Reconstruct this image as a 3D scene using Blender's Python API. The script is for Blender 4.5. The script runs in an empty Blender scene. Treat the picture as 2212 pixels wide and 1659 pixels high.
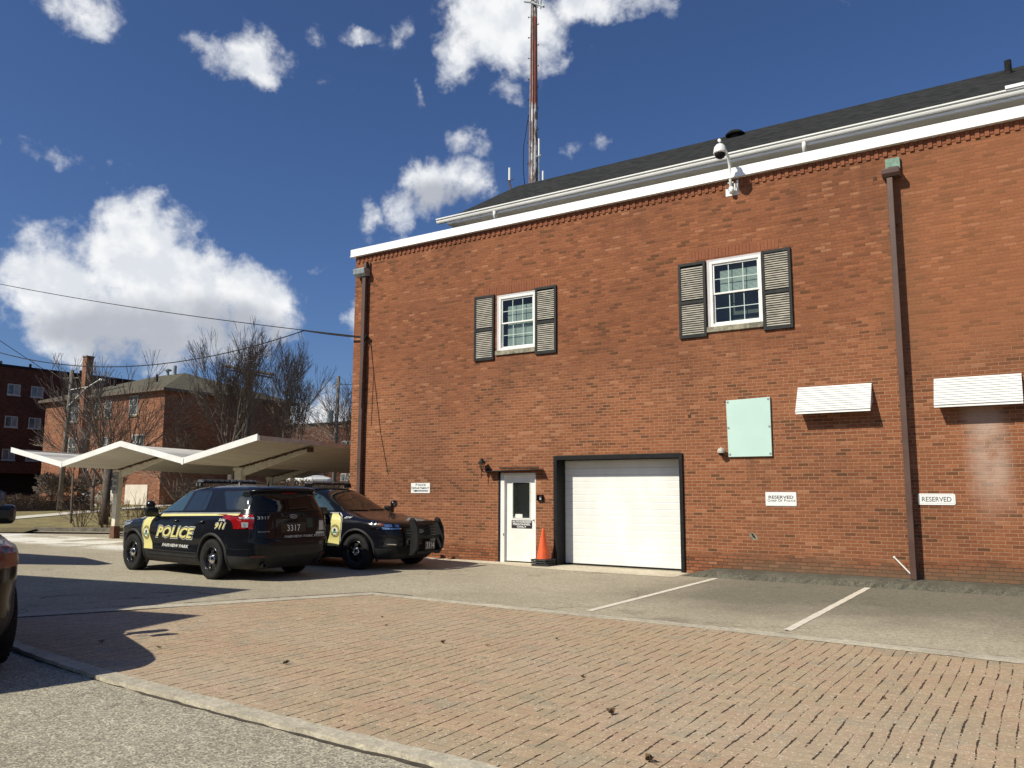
import bpy, bmesh, math, random
from mathutils import Vector, Matrix
from mathutils.bvhtree import BVHTree
sc = bpy.context.scene
COL = sc.collection
R = math.radians

# ---------------------------------------------------------------- camera
cd = bpy.data.cameras.new('camera'); cam = bpy.data.objects.new('camera', cd); COL.objects.link(cam)
cr = Vector((0.83864102, 0.54467408, 0.00337421)); cu = Vector((0.06898669, -0.11236045, 0.99126988)); cf = Vector((-0.54029813, 0.83108681, 0.13180534))
M = Matrix.Identity(4)
for i in range(3):
    M[i][0] = cr[i]; M[i][1] = cu[i]; M[i][2] = -cf[i]
M.translation = Vector((0, -16.38365, 1.645547))
cam.matrix_world = M
cd.sensor_fit = 'HORIZONTAL'; cd.sensor_width = 36; cd.lens = 1756.05 / 2212 * 36
cd.clip_start = 0.05; cd.clip_end = 3000
sc.camera = cam

# ---------------------------------------------------------------- sun, exposure
SUN = Vector((0.5, 1.0, -0.98)).normalized()
sl = bpy.data.lights.new('sun', 'SUN'); sl.energy = 5.0; sl.angle = R(0.53); sl.color = (1.0, 0.945, 0.80)
so = bpy.data.objects.new('sun', sl); COL.objects.link(so); so.location = (-10, -20, 20)
so.rotation_euler = SUN.to_track_quat('-Z', 'Y').to_euler()
sc.view_settings.view_transform = 'Standard'; sc.view_settings.look = 'None'
sc.view_settings.gamma = 1; sc.view_settings.exposure = 0.12
sc.render.resolution_x = 1024; sc.render.resolution_y = 768
sc.render.engine = 'CYCLES'

# ---------------------------------------------------------------- node helper
class NT:
    def __init__(s, tree): s.t = tree; s.n = tree.nodes; s.l = tree.links
    def new(s, typ, **k):
        n = s.n.new(typ)
        for a, v in k.items(): setattr(n, a, v)
        return n
    def put(s, inp, v):
        if hasattr(v, 'is_linked') or isinstance(v, bpy.types.NodeSocket): s.l.new(v, inp)
        else: inp.default_value = v
    def m(s, op, a, b=None, c=None, clamp=False):
        n = s.new('ShaderNodeMath', operation=op, use_clamp=clamp)
        s.put(n.inputs[0], a)
        if b is not None: s.put(n.inputs[1], b)
        if c is not None: s.put(n.inputs[2], c)
        return n.outputs[0]
    def mix(s, f, a, b, mode='MIX'):
        n = s.new('ShaderNodeMix', data_type='RGBA', blend_type=mode)
        s.put(n.inputs[0], f)
        for i, v in ((6, a), (7, b)):
            if isinstance(v, (tuple, list)): v = (*v[:3], 1)
            s.put(n.inputs[i], v)
        return n.outputs[2]
    def noise(s, vec, scale, detail=3, rough=.55, dist=0, dim='3D'):
        n = s.new('ShaderNodeTexNoise', noise_dimensions=dim)
        if vec is not None: s.l.new(vec, n.inputs['Vector'])
        n.inputs['Scale'].default_value = scale; n.inputs['Detail'].default_value = detail
        n.inputs['Roughness'].default_value = rough; n.inputs['Distortion'].default_value = dist
        return n.outputs['Fac']
    def sstep(s, v, lo, hi, a=0., b=1.):
        n = s.new('ShaderNodeMapRange', interpolation_type='SMOOTHSTEP')
        s.put(n.inputs[0], v); n.inputs[1].default_value = lo; n.inputs[2].default_value = hi
        n.inputs[3].default_value = a; n.inputs[4].default_value = b
        return n.outputs[0]
    def ramp(s, v, stops, interp='LINEAR'):
        n = s.new('ShaderNodeValToRGB'); n.color_ramp.interpolation = interp
        e = n.color_ramp.elements
        while len(e) < len(stops): e.new(0.5)
        for q, (p, c) in zip(e, stops): q.position = p; q.color = (*c, 1)
        s.put(n.inputs[0], v); return n.outputs[0]
    def vec(s, x, y, z=0.):
        n = s.new('ShaderNodeCombineXYZ')
        for i, v in enumerate((x, y, z)): s.put(n.inputs[i], v)
        return n.outputs[0]
    def scale(s, v, sx, sy, sz):
        n = s.new('ShaderNodeVectorMath', operation='MULTIPLY'); s.l.new(v, n.inputs[0]); n.inputs[1].default_value = (sx, sy, sz)
        return n.outputs[0]
    def bump(s, h, strength=.3, dist=.01):
        n = s.new('ShaderNodeBump'); s.l.new(h, n.inputs['Height']); n.inputs['Strength'].default_value = strength
        n.inputs['Distance'].default_value = dist; return n.outputs[0]

# ---------------------------------------------------------------- sky with cumulus clouds, laid out by azimuth and elevation
w = bpy.data.worlds.new('World'); sc.world = w; w.use_nodes = True
t = NT(w.node_tree); t.n.clear()
sky = t.new('ShaderNodeTexSky', sky_type='NISHITA', sun_disc=False)
sky.sun_elevation = math.asin(-SUN.z); sky.sun_rotation = math.atan2(-SUN.x, -SUN.y) % (2 * math.pi)
sky.altitude = 200; sky.air_density = 1.0; sky.dust_density = .9; sky.ozone_density = 4.0
tc = t.new('ShaderNodeTexCoord'); D = tc.outputs['Generated']
sp = t.new('ShaderNodeSeparateXYZ'); t.l.new(D, sp.inputs[0])
az = t.m('DEGREES', t.m('ARCTAN2', sp.outputs[0], sp.outputs[1]))
el = t.m('DEGREES', t.m('ARCSINE', sp.outputs[2]))
warp = t.m('MULTIPLY', t.m('SUBTRACT', t.noise(D, 9, 5, .6), .5), 5.5)
warp2 = t.m('MULTIPLY', t.m('SUBTRACT', t.noise(t.scale(D, 1.3, 1, 1.2), 11, 5, .6), .5), 4.2)
aw = t.m('ADD', az, warp); ew = t.m('ADD', el, warp2)
BL = [(-58.35,14.73,4.6,3.7,1),(-62.6,12.4,3.6,3.3,1.08),(-55.2,13.6,3.6,3.0,1.05),(-57.4,11.4,7.4,3.5,1),(-51.8,12.5,3.9,2.9,1),(-61.02,10.2,4.2,1.9,1),(-50.34,11.5,2.3,1.9,.9),
 (-52.05,27.89,3.1,1.9,.85),(-54.85,28.3,1.9,.9,.62),(-50.73,26.9,1.3,1.2,.8),
 (-33.2,31.4,5.2,2.9,1),(-26.7,32.4,5.2,1.3,.85),(-36.45,29.6,2.2,2.0,.8),(-33.66,27.5,1.7,1.0,.5),
 (-38.37,21.2,3.3,2.1,.85),(-41.01,19.2,1.7,2.0,.75),(-36.03,24.02,1.5,1.5,.6),(-43.63,18.5,1.15,2.2,.6),(-40.64,17.2,3.8,.8,.5),
 (-62.76,28.9,2.8,1.4,.72),(-47.33,29.86,1.4,1.3,.48),(-44.7,30.7,1.6,.6,.58),(-42,30.9,1.4,1.4,.45),(-27.66,23.83,2.3,.8,.5),
 (-64.5,20.2,4.4,.7,.42),(-60,18.5,2.5,.5,.36),(-9.3,31,.8,.9,.34),(-46,27,1.2,.9,.36),(-40.2,27.2,.5,.9,.45),(-48.27,13.9,1.0,.7,.5),(-46.7,15.2,1.2,.6,.42),(-46.4,4.6,4.2,2.2,.8),(-44.0,11.3,1.0,1.7,.7),(-10.2,28.9,1.2,.6,.22),
 (-128,33,20,11,1),(-158,40,12,7,.9),(150,22,18,6,.9),(60,20,14,4,.8),(100,32,10,5,.8),(-95,14,7,3,.8),(-180,16,16,4,.8)]
acc = None
for (a0, e0, ra, re, wt) in BL:
    da = t.m('MULTIPLY', t.m('SUBTRACT', aw, a0), 1 / ra); de = t.m('MULTIPLY', t.m('SUBTRACT', ew, e0), 1 / re)
    q = t.m('ADD', t.m('MULTIPLY', da, da), t.m('MULTIPLY', de, de))
    v = t.m('MULTIPLY', t.m('SUBTRACT', 1, t.m('MULTIPLY', q, .5)), wt)
    acc = v if acc is None else t.m('SMOOTH_MAX', acc, v, .12)
fb = t.m('SUBTRACT', t.noise(D, 30, 9, .60, .15), .5)
den = t.m('ADD', acc, t.m('MULTIPLY', fb, 1.35))
alpha = t.sstep(den, .31, .90)
# grey, thicker under-side of the big cumulus
dg = None
for (a0, e0, ra, re) in [(-57.5,10.0,5.4,1.9),(-53.2,11.0,3.4,1.6),(-61.5,9.9,2.6,1.0),(-50.5,10.2,2.4,1.4),(-38.3,20.4,2.8,1.0)]:
    da = t.m('MULTIPLY', t.m('SUBTRACT', az, a0), 1 / ra); de = t.m('MULTIPLY', t.m('SUBTRACT', el, e0), 1 / re)
    v = t.m('SUBTRACT', 1, t.m('MULTIPLY', t.m('ADD', t.m('MULTIPLY', da, da), t.m('MULTIPLY', de, de)), .5))
    dg = v if dg is None else t.m('SMOOTH_MAX', dg, v, .2)
grey = t.sstep(t.m('ADD', dg, t.m('MULTIPLY', t.m('SUBTRACT', t.noise(D, 15, 6, .55), .5), 1.7)), -.05, 1.0)
puff = t.sstep(t.noise(D, 34, 6, .5), .36, .66)
ccol = t.mix(puff, (.68, .71, .76), (.86, .87, .88))
ccol = t.mix(grey, ccol, (.43, .455, .51))
bg1 = t.new('ShaderNodeBackground'); skc = t.mix(1.0, sky.outputs[0], (.70, .84, 1.12), 'MULTIPLY')
t.l.new(skc, bg1.inputs[0]); bg1.inputs[1].default_value = .072
bg2 = t.new('ShaderNodeBackground'); t.l.new(ccol, bg2.inputs[0]); bg2.inputs[1].default_value = 1.0
ms = t.new('ShaderNodeMixShader'); t.l.new(alpha, ms.inputs[0]); t.l.new(bg1.outputs[0], ms.inputs[1]); t.l.new(bg2.outputs[0], ms.inputs[2])
wo = t.new('ShaderNodeOutputWorld'); t.l.new(ms.outputs[0], wo.inputs[0])

# ---------------------------------------------------------------- mesh helpers
class MB:
    def __init__(s): s.v = []; s.f = []; s.mi = []; s.cur = 0
    def face(s, idx): s.f.append(tuple(idx)); s.mi.append(s.cur)
    def box(s, x0, x1, y0, y1, z0, z1, mat=None):
        b = len(s.v)
        P = [(x0,y0,z0),(x1,y0,z0),(x1,y1,z0),(x0,y1,z0),(x0,y0,z1),(x1,y0,z1),(x1,y1,z1),(x0,y1,z1)]
        if mat is not None: P = [tuple(mat @ Vector(p)) for p in P]
        s.v += P
        for q in ((0,3,2,1),(4,5,6,7),(0,1,5,4),(1,2,6,5),(2,3,7,6),(3,0,4,7)): s.face([b + i for i in q])
        return s
    def quad(s, *P):
        b = len(s.v); s.v += [tuple(p) for p in P]; s.face(range(b, b + len(P))); return s
    def prism(s, poly, ax, a, b_, ):
        # poly in the two other axes; extruded along ax from a to b_
        def mk(p, h):
            return {'x': (h, p[0], p[1]), 'y': (p[0], h, p[1]), 'z': (p[0], p[1], h)}[ax]
        b = len(s.v); n = len(poly)
        s.v += [mk(p, a) for p in poly] + [mk(p, b_) for p in poly]
        s.face(list(range(b, b + n))[::-1]); s.face(range(b + n, b + 2 * n))
        for i in range(n): s.face((b + i, b + (i + 1) % n, b + n + (i + 1) % n, b + n + i))
        return s
    def tube(s, pts, rad, n=8, cap=True):
        pts = [Vector(p) for p in pts]
        if not isinstance(rad, (list, tuple)): rad = [rad] * len(pts)
        b = len(s.v); prev = None
        for i, p in enumerate(pts):
            d = (pts[min(i + 1, len(pts) - 1)] - pts[max(i - 1, 0)])
            if d.length < 1e-9: d = Vector((0, 0, 1))
            d.normalize()
            if prev is None:
                a = Vector((0, 0, 1)) if abs(d.z) < .9 else Vector((1, 0, 0))
                u = d.cross(a).normalized()
            else:
                u = (prev - d * prev.dot(d)); u = u.normalized() if u.length > 1e-6 else d.orthogonal().normalized()
            prev = u; w_ = d.cross(u)
            for k in range(n):
                a = 2 * math.pi * k / n
                s.v.append(tuple(p + (u * math.cos(a) + w_ * math.sin(a)) * rad[i]))
        for i in range(len(pts) - 1):
            for k in range(n):
                s.face((b + i * n + k, b + i * n + (k + 1) % n, b + (i + 1) * n + (k + 1) % n, b + (i + 1) * n + k))
        if cap:
            s.face([b + k for k in range(n)][::-1]); e = b + (len(pts) - 1) * n; s.face([e + k for k in range(n)])
        return s
    def lathe(s, prof, c=(0, 0, 0), axis='z', n=24):
        b = len(s.v); m_ = len(prof)
        for k in range(n):
            a = 2 * math.pi * k / n; ca, sa = math.cos(a), math.sin(a)
            for (r, h) in prof:
                if axis == 'z': p = (c[0] + r * ca, c[1] + r * sa, c[2] + h)
                elif axis == 'y': p = (c[0] + r * sa, c[1] + h, c[2] + r * ca)
                else: p = (c[0] + h, c[1] + r * ca, c[2] + r * sa)
                s.v.append(p)
        for k in range(n):
            k2 = (k + 1) % n
            for i in range(m_ - 1): s.face((b + k * m_ + i, b + k2 * m_ + i, b + k2 * m_ + i + 1, b + k * m_ + i + 1))
        return s
    def build(s, name, mats, parent=None, smooth=False, bevel=0):
        me = bpy.data.meshes.new(name); me.from_pydata(s.v, [], s.f)
        if not isinstance(mats, (list, tuple)): mats = [mats]
        for m_ in mats: me.materials.append(m_)
        if len(mats) > 1: me.polygons.foreach_set('material_index', s.mi)
        if smooth: me.polygons.foreach_set('use_smooth', [True] * len(me.polygons))
        me.update()
        o = bpy.data.objects.new(name, me); COL.objects.link(o)
        if parent is not None:
            o.parent = parent
            if parent.get('_w'): o.location = -Vector(parent.location)
        if bevel:
            bv = o.modifiers.new('bevel', 'BEVEL'); bv.width = bevel; bv.segments = 2; bv.limit_method = 'ANGLE'; bv.angle_limit = R(40)
        return o
def fixn(o):
    bm = bmesh.new(); bm.from_mesh(o.data); bmesh.ops.recalc_face_normals(bm, faces=bm.faces); bm.to_mesh(o.data); bm.free(); return o
def tag(o, label=None, cat=None, group=None, kind=None):
    if label: o['label'] = label
    if cat: o['category'] = cat
    if group: o['group'] = group
    if kind: o['kind'] = kind
    return o
def thing(name, loc, label, cat, group=None, world=True):
    """Empty at the thing's base; with world=True its parts are meshed in world coordinates"""
    o = bpy.data.objects.new(name, None); COL.objects.link(o); o.location = loc; o.empty_display_size = .2
    if world: o['_w'] = 1
    return tag(o, label, cat, group)

# ---------------------------------------------------------------- materials
def mat(name, c1, c2=None, scale=3., rough=.6, metal=0., bump=0., bscale=None, detail=5, coat=0., spec=.5, lo=.35, hi=.65, stretch=(1, 1, 1), rvar=.1):
    m_ = bpy.data.materials.new(name); m_.use_nodes = True; t = NT(m_.node_tree); b = t.n['Principled BSDF']
    tc = t.new('ShaderNodeTexCoord'); v = t.scale(tc.outputs['Object'], *stretch)
    n = t.noise(v, scale, detail, .6)
    if c2 is None: c2 = tuple(x * .82 for x in c1)
    t.l.new(t.mix(t.sstep(n, lo, hi), c1, c2), b.inputs['Base Color'])
    t.l.new(t.m('ADD', t.m('MULTIPLY', t.noise(v, scale * 2.7, 4), rvar * 2), rough - rvar, clamp=True), b.inputs['Roughness'])
    b.inputs['Metallic'].default_value = metal; b.inputs['Coat Weight'].default_value = coat; b.inputs['Coat Roughness'].default_value = .03
    b.inputs['Specular IOR Level'].default_value = spec
    if bump: t.l.new(t.bump(t.noise(v, bscale or scale * 4, 5), bump, .02), b.inputs['Normal'])
    return m_
def emit(name, c, s):
    m_ = bpy.data.materials.new(name); m_.use_nodes = True; b = m_.node_tree.nodes['Principled BSDF']
    b.inputs['Base Color'].default_value = (*c, 1); b.inputs['Emission Color'].default_value = (*c, 1); b.inputs['Emission Strength'].default_value = s
    return m_

def brickmat(name, L=.205, H=.0655, tones=None, mortar=((.34,.20,.122),(.20,.10,.07)), main=True, vary=1.0, mw=.011):
    m_ = bpy.data.materials.new(name); m_.use_nodes = True; t = NT(m_.node_tree); b = t.n['Principled BSDF']
    tc = t.new('ShaderNodeTexCoord'); s = t.new('ShaderNodeSeparateXYZ'); t.l.new(tc.outputs['Object'], s.inputs[0])
    g = t.new('ShaderNodeNewGeometry'); ns = t.new('ShaderNodeSeparateXYZ'); t.l.new(g.outputs['True Normal'], ns.inputs[0])
    isx = t.m('GREATER_THAN', t.m('ABSOLUTE', ns.outputs[0]), .5)
    X, Y, Z = s.outputs
    u = t.m('ADD', t.m('MULTIPLY', X, t.m('SUBTRACT', 1, isx)), t.m('MULTIPLY', Y, isx))
    wob = t.m('MULTIPLY', t.m('SUBTRACT', t.noise(tc.outputs['Object'], 1.1, 2), .5), .012)
    vz = t.m('DIVIDE', t.m('ADD', Z, wob), H); row = t.m('FLOOR', vz)
    jit = t.new('ShaderNodeTexWhiteNoise', noise_dimensions='1D'); t.l.new(row, jit.inputs['W'])
    fu = t.m('ADD', t.m('ADD', t.m('DIVIDE', u, L), t.m('MULTIPLY', t.m('MODULO', t.m('ABSOLUTE', row), 2), .5)), t.m('MULTIPLY', jit.outputs['Value'], .16))
    colm = t.m('FLOOR', fu); fx = t.m('SUBTRACT', fu, colm); fz = t.m('SUBTRACT', vz, row)
    wn = t.new('ShaderNodeTexWhiteNoise', noise_dimensions='2D'); t.l.new(t.vec(colm, row), wn.inputs['Vector'])
    wn2 = t.new('ShaderNodeTexWhiteNoise', noise_dimensions='2D'); t.l.new(t.vec(t.m('ADD', row, 31.7), colm), wn2.inputs['Vector'])
    P = tc.outputs['Object']
    cl = t.m('MULTIPLY', t.m('SUBTRACT', t.noise(P, .55, 3), .5), .5 * vary)
    r = t.m('ADD', wn.outputs['Value'], cl, clamp=True)
    tones = tones or [(0, (.118,.050,.022)), (.06, (.150,.058,.026)), (.14, (.198,.069,.031)), (.45, (.236,.086,.039)), (.78, (.260,.096,.043)), (.95, (.29,.108,.049)), (1, (.34,.15,.078))]
    c = t.ramp(r, tones)
    c = t.mix(t.m('MULTIPLY', t.m('SUBTRACT', wn2.outputs['Value'], .3), .35, clamp=True), c, (.20,.075,.034))
    c = t.mix(1, c, t.ramp(t.noise(P, 22, 4), [(.3, (.80,.80,.80)), (.7, (1.12,1.1,1.08))]), 'MULTIPLY')
    mx = t.m('MULTIPLY', t.m('SUBTRACT', .5, t.m('ABSOLUTE', t.m('SUBTRACT', fx, .5))), L)
    mz = t.m('MULTIPLY', t.m('SUBTRACT', .5, t.m('ABSOLUTE', t.m('SUBTRACT', fz, .5))), H)
    edge = t.m('MINIMUM', mx, mz)
    edge = t.m('ADD', edge, t.m('MULTIPLY', t.m('SUBTRACT', t.noise(P, 30, 3), .5), .003))
    mask = t.sstep(edge, mw / 2 - .0012, mw / 2 + .0012, 1, 0)
    hi, lo = mortar
    if main:
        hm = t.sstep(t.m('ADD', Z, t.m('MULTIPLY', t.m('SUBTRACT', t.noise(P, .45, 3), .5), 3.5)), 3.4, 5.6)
        mc = t.mix(hm, hi, (.205,.095,.052))  # mortar darkens higher up: shade of the recessed joints put into its colour
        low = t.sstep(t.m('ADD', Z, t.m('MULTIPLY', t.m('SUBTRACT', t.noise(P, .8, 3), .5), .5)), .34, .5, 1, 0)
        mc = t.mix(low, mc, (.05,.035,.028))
    else: mc = t.mix(t.noise(P, 1, 2), hi, lo)
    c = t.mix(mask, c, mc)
    # broad weathering
    c = t.mix(1, c, t.ramp(t.noise(P, .35, 4), [(.28, (.74,.75,.76)), (.5, (1,1,1)), (.72, (1.14,1.12,1.08))]), 'MULTIPLY')
    if main:
        # damp grey band along the foot of the wall, right of the garage
        dm = t.m('MULTIPLY', t.sstep(t.m('ADD', Z, t.m('MULTIPLY', t.noise(P, 1.3, 4), .5)), .42, .75, 1, 0), t.sstep(X, -6.2, -4.5))
        c = t.mix(t.m('MULTIPLY', dm, .62), c, (.13,.095,.06))
        # lime bloom under the right-hand awning
        bx = t.sstep(t.m('ABSOLUTE', t.m('ADD', X, t.m('ADD', .78, t.m('MULTIPLY', t.m('SUBTRACT', Z, 2.2), .05)))), .12, .46, 1, 0)
        bz = t.m('MULTIPLY', t.sstep(Z, .9, 2.3), t.sstep(Z, 3.1, 3.25, 1, 0))
        c = t.mix(t.m('MULTIPLY', t.m('MULTIPLY', bx, bz), t.sstep(t.noise(P, 2.2, 5), .25, .66, .12, .78)), c, (.46,.34,.27))
        # dark run-off beside the right-hand downspout
        rx = t.sstep(t.m('ABSOLUTE', t.m('ADD', X, t.m('ADD', 1.93, t.m('MULTIPLY', t.m('SUBTRACT', t.noise(P, 1.5, 4), .5), .9)))), .05, .6, 1, 0)
        rz = t.m('MULTIPLY', t.sstep(Z, 3.2, 5), t.sstep(Z, 7, 7.7, 1, 0))
        c = t.mix(t.m('MULTIPLY', t.m('MULTIPLY', rx, rz), .45), c, (.14,.075,.04))
        # soot under the sills, rain streaks below the coping
        for (xa, xb, zt_) in ((-11.15, -9.95, 4.95), (-5.78, -4.5, 4.97), (-5.4, -4.45, 2.36)):
            wx_ = t.m('MULTIPLY', t.sstep(X, xa - .12, xa + .15), t.sstep(X, xb - .15, xb + .12, 1, 0)); wz_ = t.m('MULTIPLY', t.sstep(Z, zt_ - 1.1, zt_ - .05), t.m('LESS_THAN', Z, zt_))
            c = t.mix(t.m('MULTIPLY', t.m('MULTIPLY', wx_, wz_), t.sstep(t.noise(t.scale(P, 6, 1, .5), 1.2, 4), .35, .7, 0, .5)), c, (.12,.058,.03))
        st = t.m('MULTIPLY', t.sstep(t.noise(t.scale(P, 2.2, 1, .22), 1.0, 5, .7), .52, .74), t.sstep(Z, 5.2, 8.0))
        c = t.mix(t.m('MULTIPLY', st, .45), c, (.12,.055,.028))
        # old repair, orange-er brick at right
        c = t.mix(t.m('MULTIPLY', t.sstep(X, -2.6, -1.2), t.m('MULTIPLY', t.sstep(Z, 3.6, 4.6), .35)), c, (.33,.135,.062))
    t.l.new(c, b.inputs['Base Color']); b.inputs['Roughness'].default_value = .88; b.inputs['Specular IOR Level'].default_value = .25
    h = t.m('ADD', t.m('MULTIPLY', mask, -1.), t.m('ADD', t.m('MULTIPLY', wn2.outputs['Value'], .5), t.m('MULTIPLY', t.noise(P, 40, 3), .5)))
    t.l.new(t.bump(h, .75, .006), b.inputs['Normal'])
    return m_
def groundmat(name, c1, c2, chips=(.72, 1.3), chip_scale=95, patch=.5, grey=None, bump=.5, cracks=False):
    m_ = bpy.data.materials.new(name); m_.use_nodes = True; t = NT(m_.node_tree); b = t.n['Principled BSDF']
    P = t.new('ShaderNodeTexCoord').outputs['Object']; s = t.new('ShaderNodeSeparateXYZ'); t.l.new(P, s.inputs[0])
    vo = t.new('ShaderNodeTexVoronoi'); t.l.new(P, vo.inputs['Vector']); vo.inputs['Scale'].default_value = chip_scale
    sv = t.new('ShaderNodeSeparateColor'); t.l.new(vo.outputs['Color'], sv.inputs[0])
    vo2 = t.new('ShaderNodeTexVoronoi'); t.l.new(P, vo2.inputs['Vector']); vo2.inputs['Scale'].default_value = chip_scale / 3.2
    sv2 = t.new('ShaderNodeSeparateColor'); t.l.new(vo2.outputs['Color'], sv2.inputs[0])
    c = t.mix(t.sstep(t.noise(P, patch, 6, .6), .34, .66), c1, c2)
    c = t.mix(t.m('MULTIPLY', t.sstep(t.noise(t.scale(P, 1, 2.2, 1), patch * 4.3, 5, .65), .52, .75), .4), c, tuple(x * .66 for x in c2))
    if grey:
        # greyer, tyre-darkened asphalt in the stalls near the wall
        g = t.m('MULTIPLY', t.sstep(t.m('ADD', s.outputs[0], t.m('MULTIPLY', t.noise(P, .9, 4), 1.5)), -6.2, -3.6), t.sstep(t.m('ADD', s.outputs[1], t.m('MULTIPLY', t.noise(P, .7, 4), 3)), -4.6, -1.4))
        c = t.mix(t.m('MULTIPLY', g, .8), c, grey)
        g2 = t.m('MULTIPLY', t.sstep(s.outputs[0], -13, -17), t.sstep(s.outputs[1], -6, -3))
        c = t.mix(t.m('MULTIPLY', t.m('MULTIPLY', t.sstep(s.outputs[0], -20, -22.5), t.m('MULTIPLY', t.sstep(s.outputs[1], -3.4, -2.4), t.sstep(s.outputs[1], .6, -.4))), t.sstep(t.noise(P, .8, 5), .36, .56)), c, (.74, .71, .64))
    if cracks:
        ve = t.new('ShaderNodeTexVoronoi', feature='DISTANCE_TO_EDGE'); ve.inputs['Scale'].default_value = .28
        wv = t.new('ShaderNodeVectorMath', operation='ADD'); nz = t.new('ShaderNodeTexNoise'); nz.inputs['Scale'].default_value = 1.6; nz.inputs['Detail'].default_value = 6; t.l.new(P, nz.inputs['Vector'])
        t.l.new(P, wv.inputs[0]); t.l.new(t.scale(nz.outputs['Color'], 1.1, 1.1, 0), wv.inputs[1]); t.l.new(wv.outputs[0], ve.inputs['Vector'])
        ck = t.m('MULTIPLY', t.sstep(ve.outputs['Distance'], .002, .006, 1, 0), t.sstep(t.noise(P, .45, 3), .50, .58))
        c = t.mix(t.m('MULTIPLY', ck, .7), c, (.07, .06, .045))
        oil = t.m('MULTIPLY', t.sstep(t.noise(P, 1.1, 4, .5), .60, .70), t.sstep(t.noise(P, .3, 2), .42, .55))
        c = t.mix(t.m('MULTIPLY', oil, .38), c, (.12, .105, .08))
    lo, hi = chips
    k = t.ramp(sv.outputs[0], [(0, (lo,) * 3), (.6, (1, 1, 1)), (1, (hi,) * 3)])
    c = t.mix(1, c, k, 'MULTIPLY')
    c = t.mix(1, c, t.ramp(sv2.outputs[1], [(0, (.86,) * 3), (1, (1.12,) * 3)]), 'MULTIPLY')
    t.l.new(c, b.inputs['Base Color']); b.inputs['Roughness'].default_value = .93; b.inputs['Specular IOR Level'].default_value = .2
    h = t.m('ADD', sv.outputs[1], t.m('MULTIPLY', t.noise(P, 12, 4), 2))
    t.l.new(t.bump(h, bump, .006), b.inputs['Normal'])
    return m_

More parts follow.
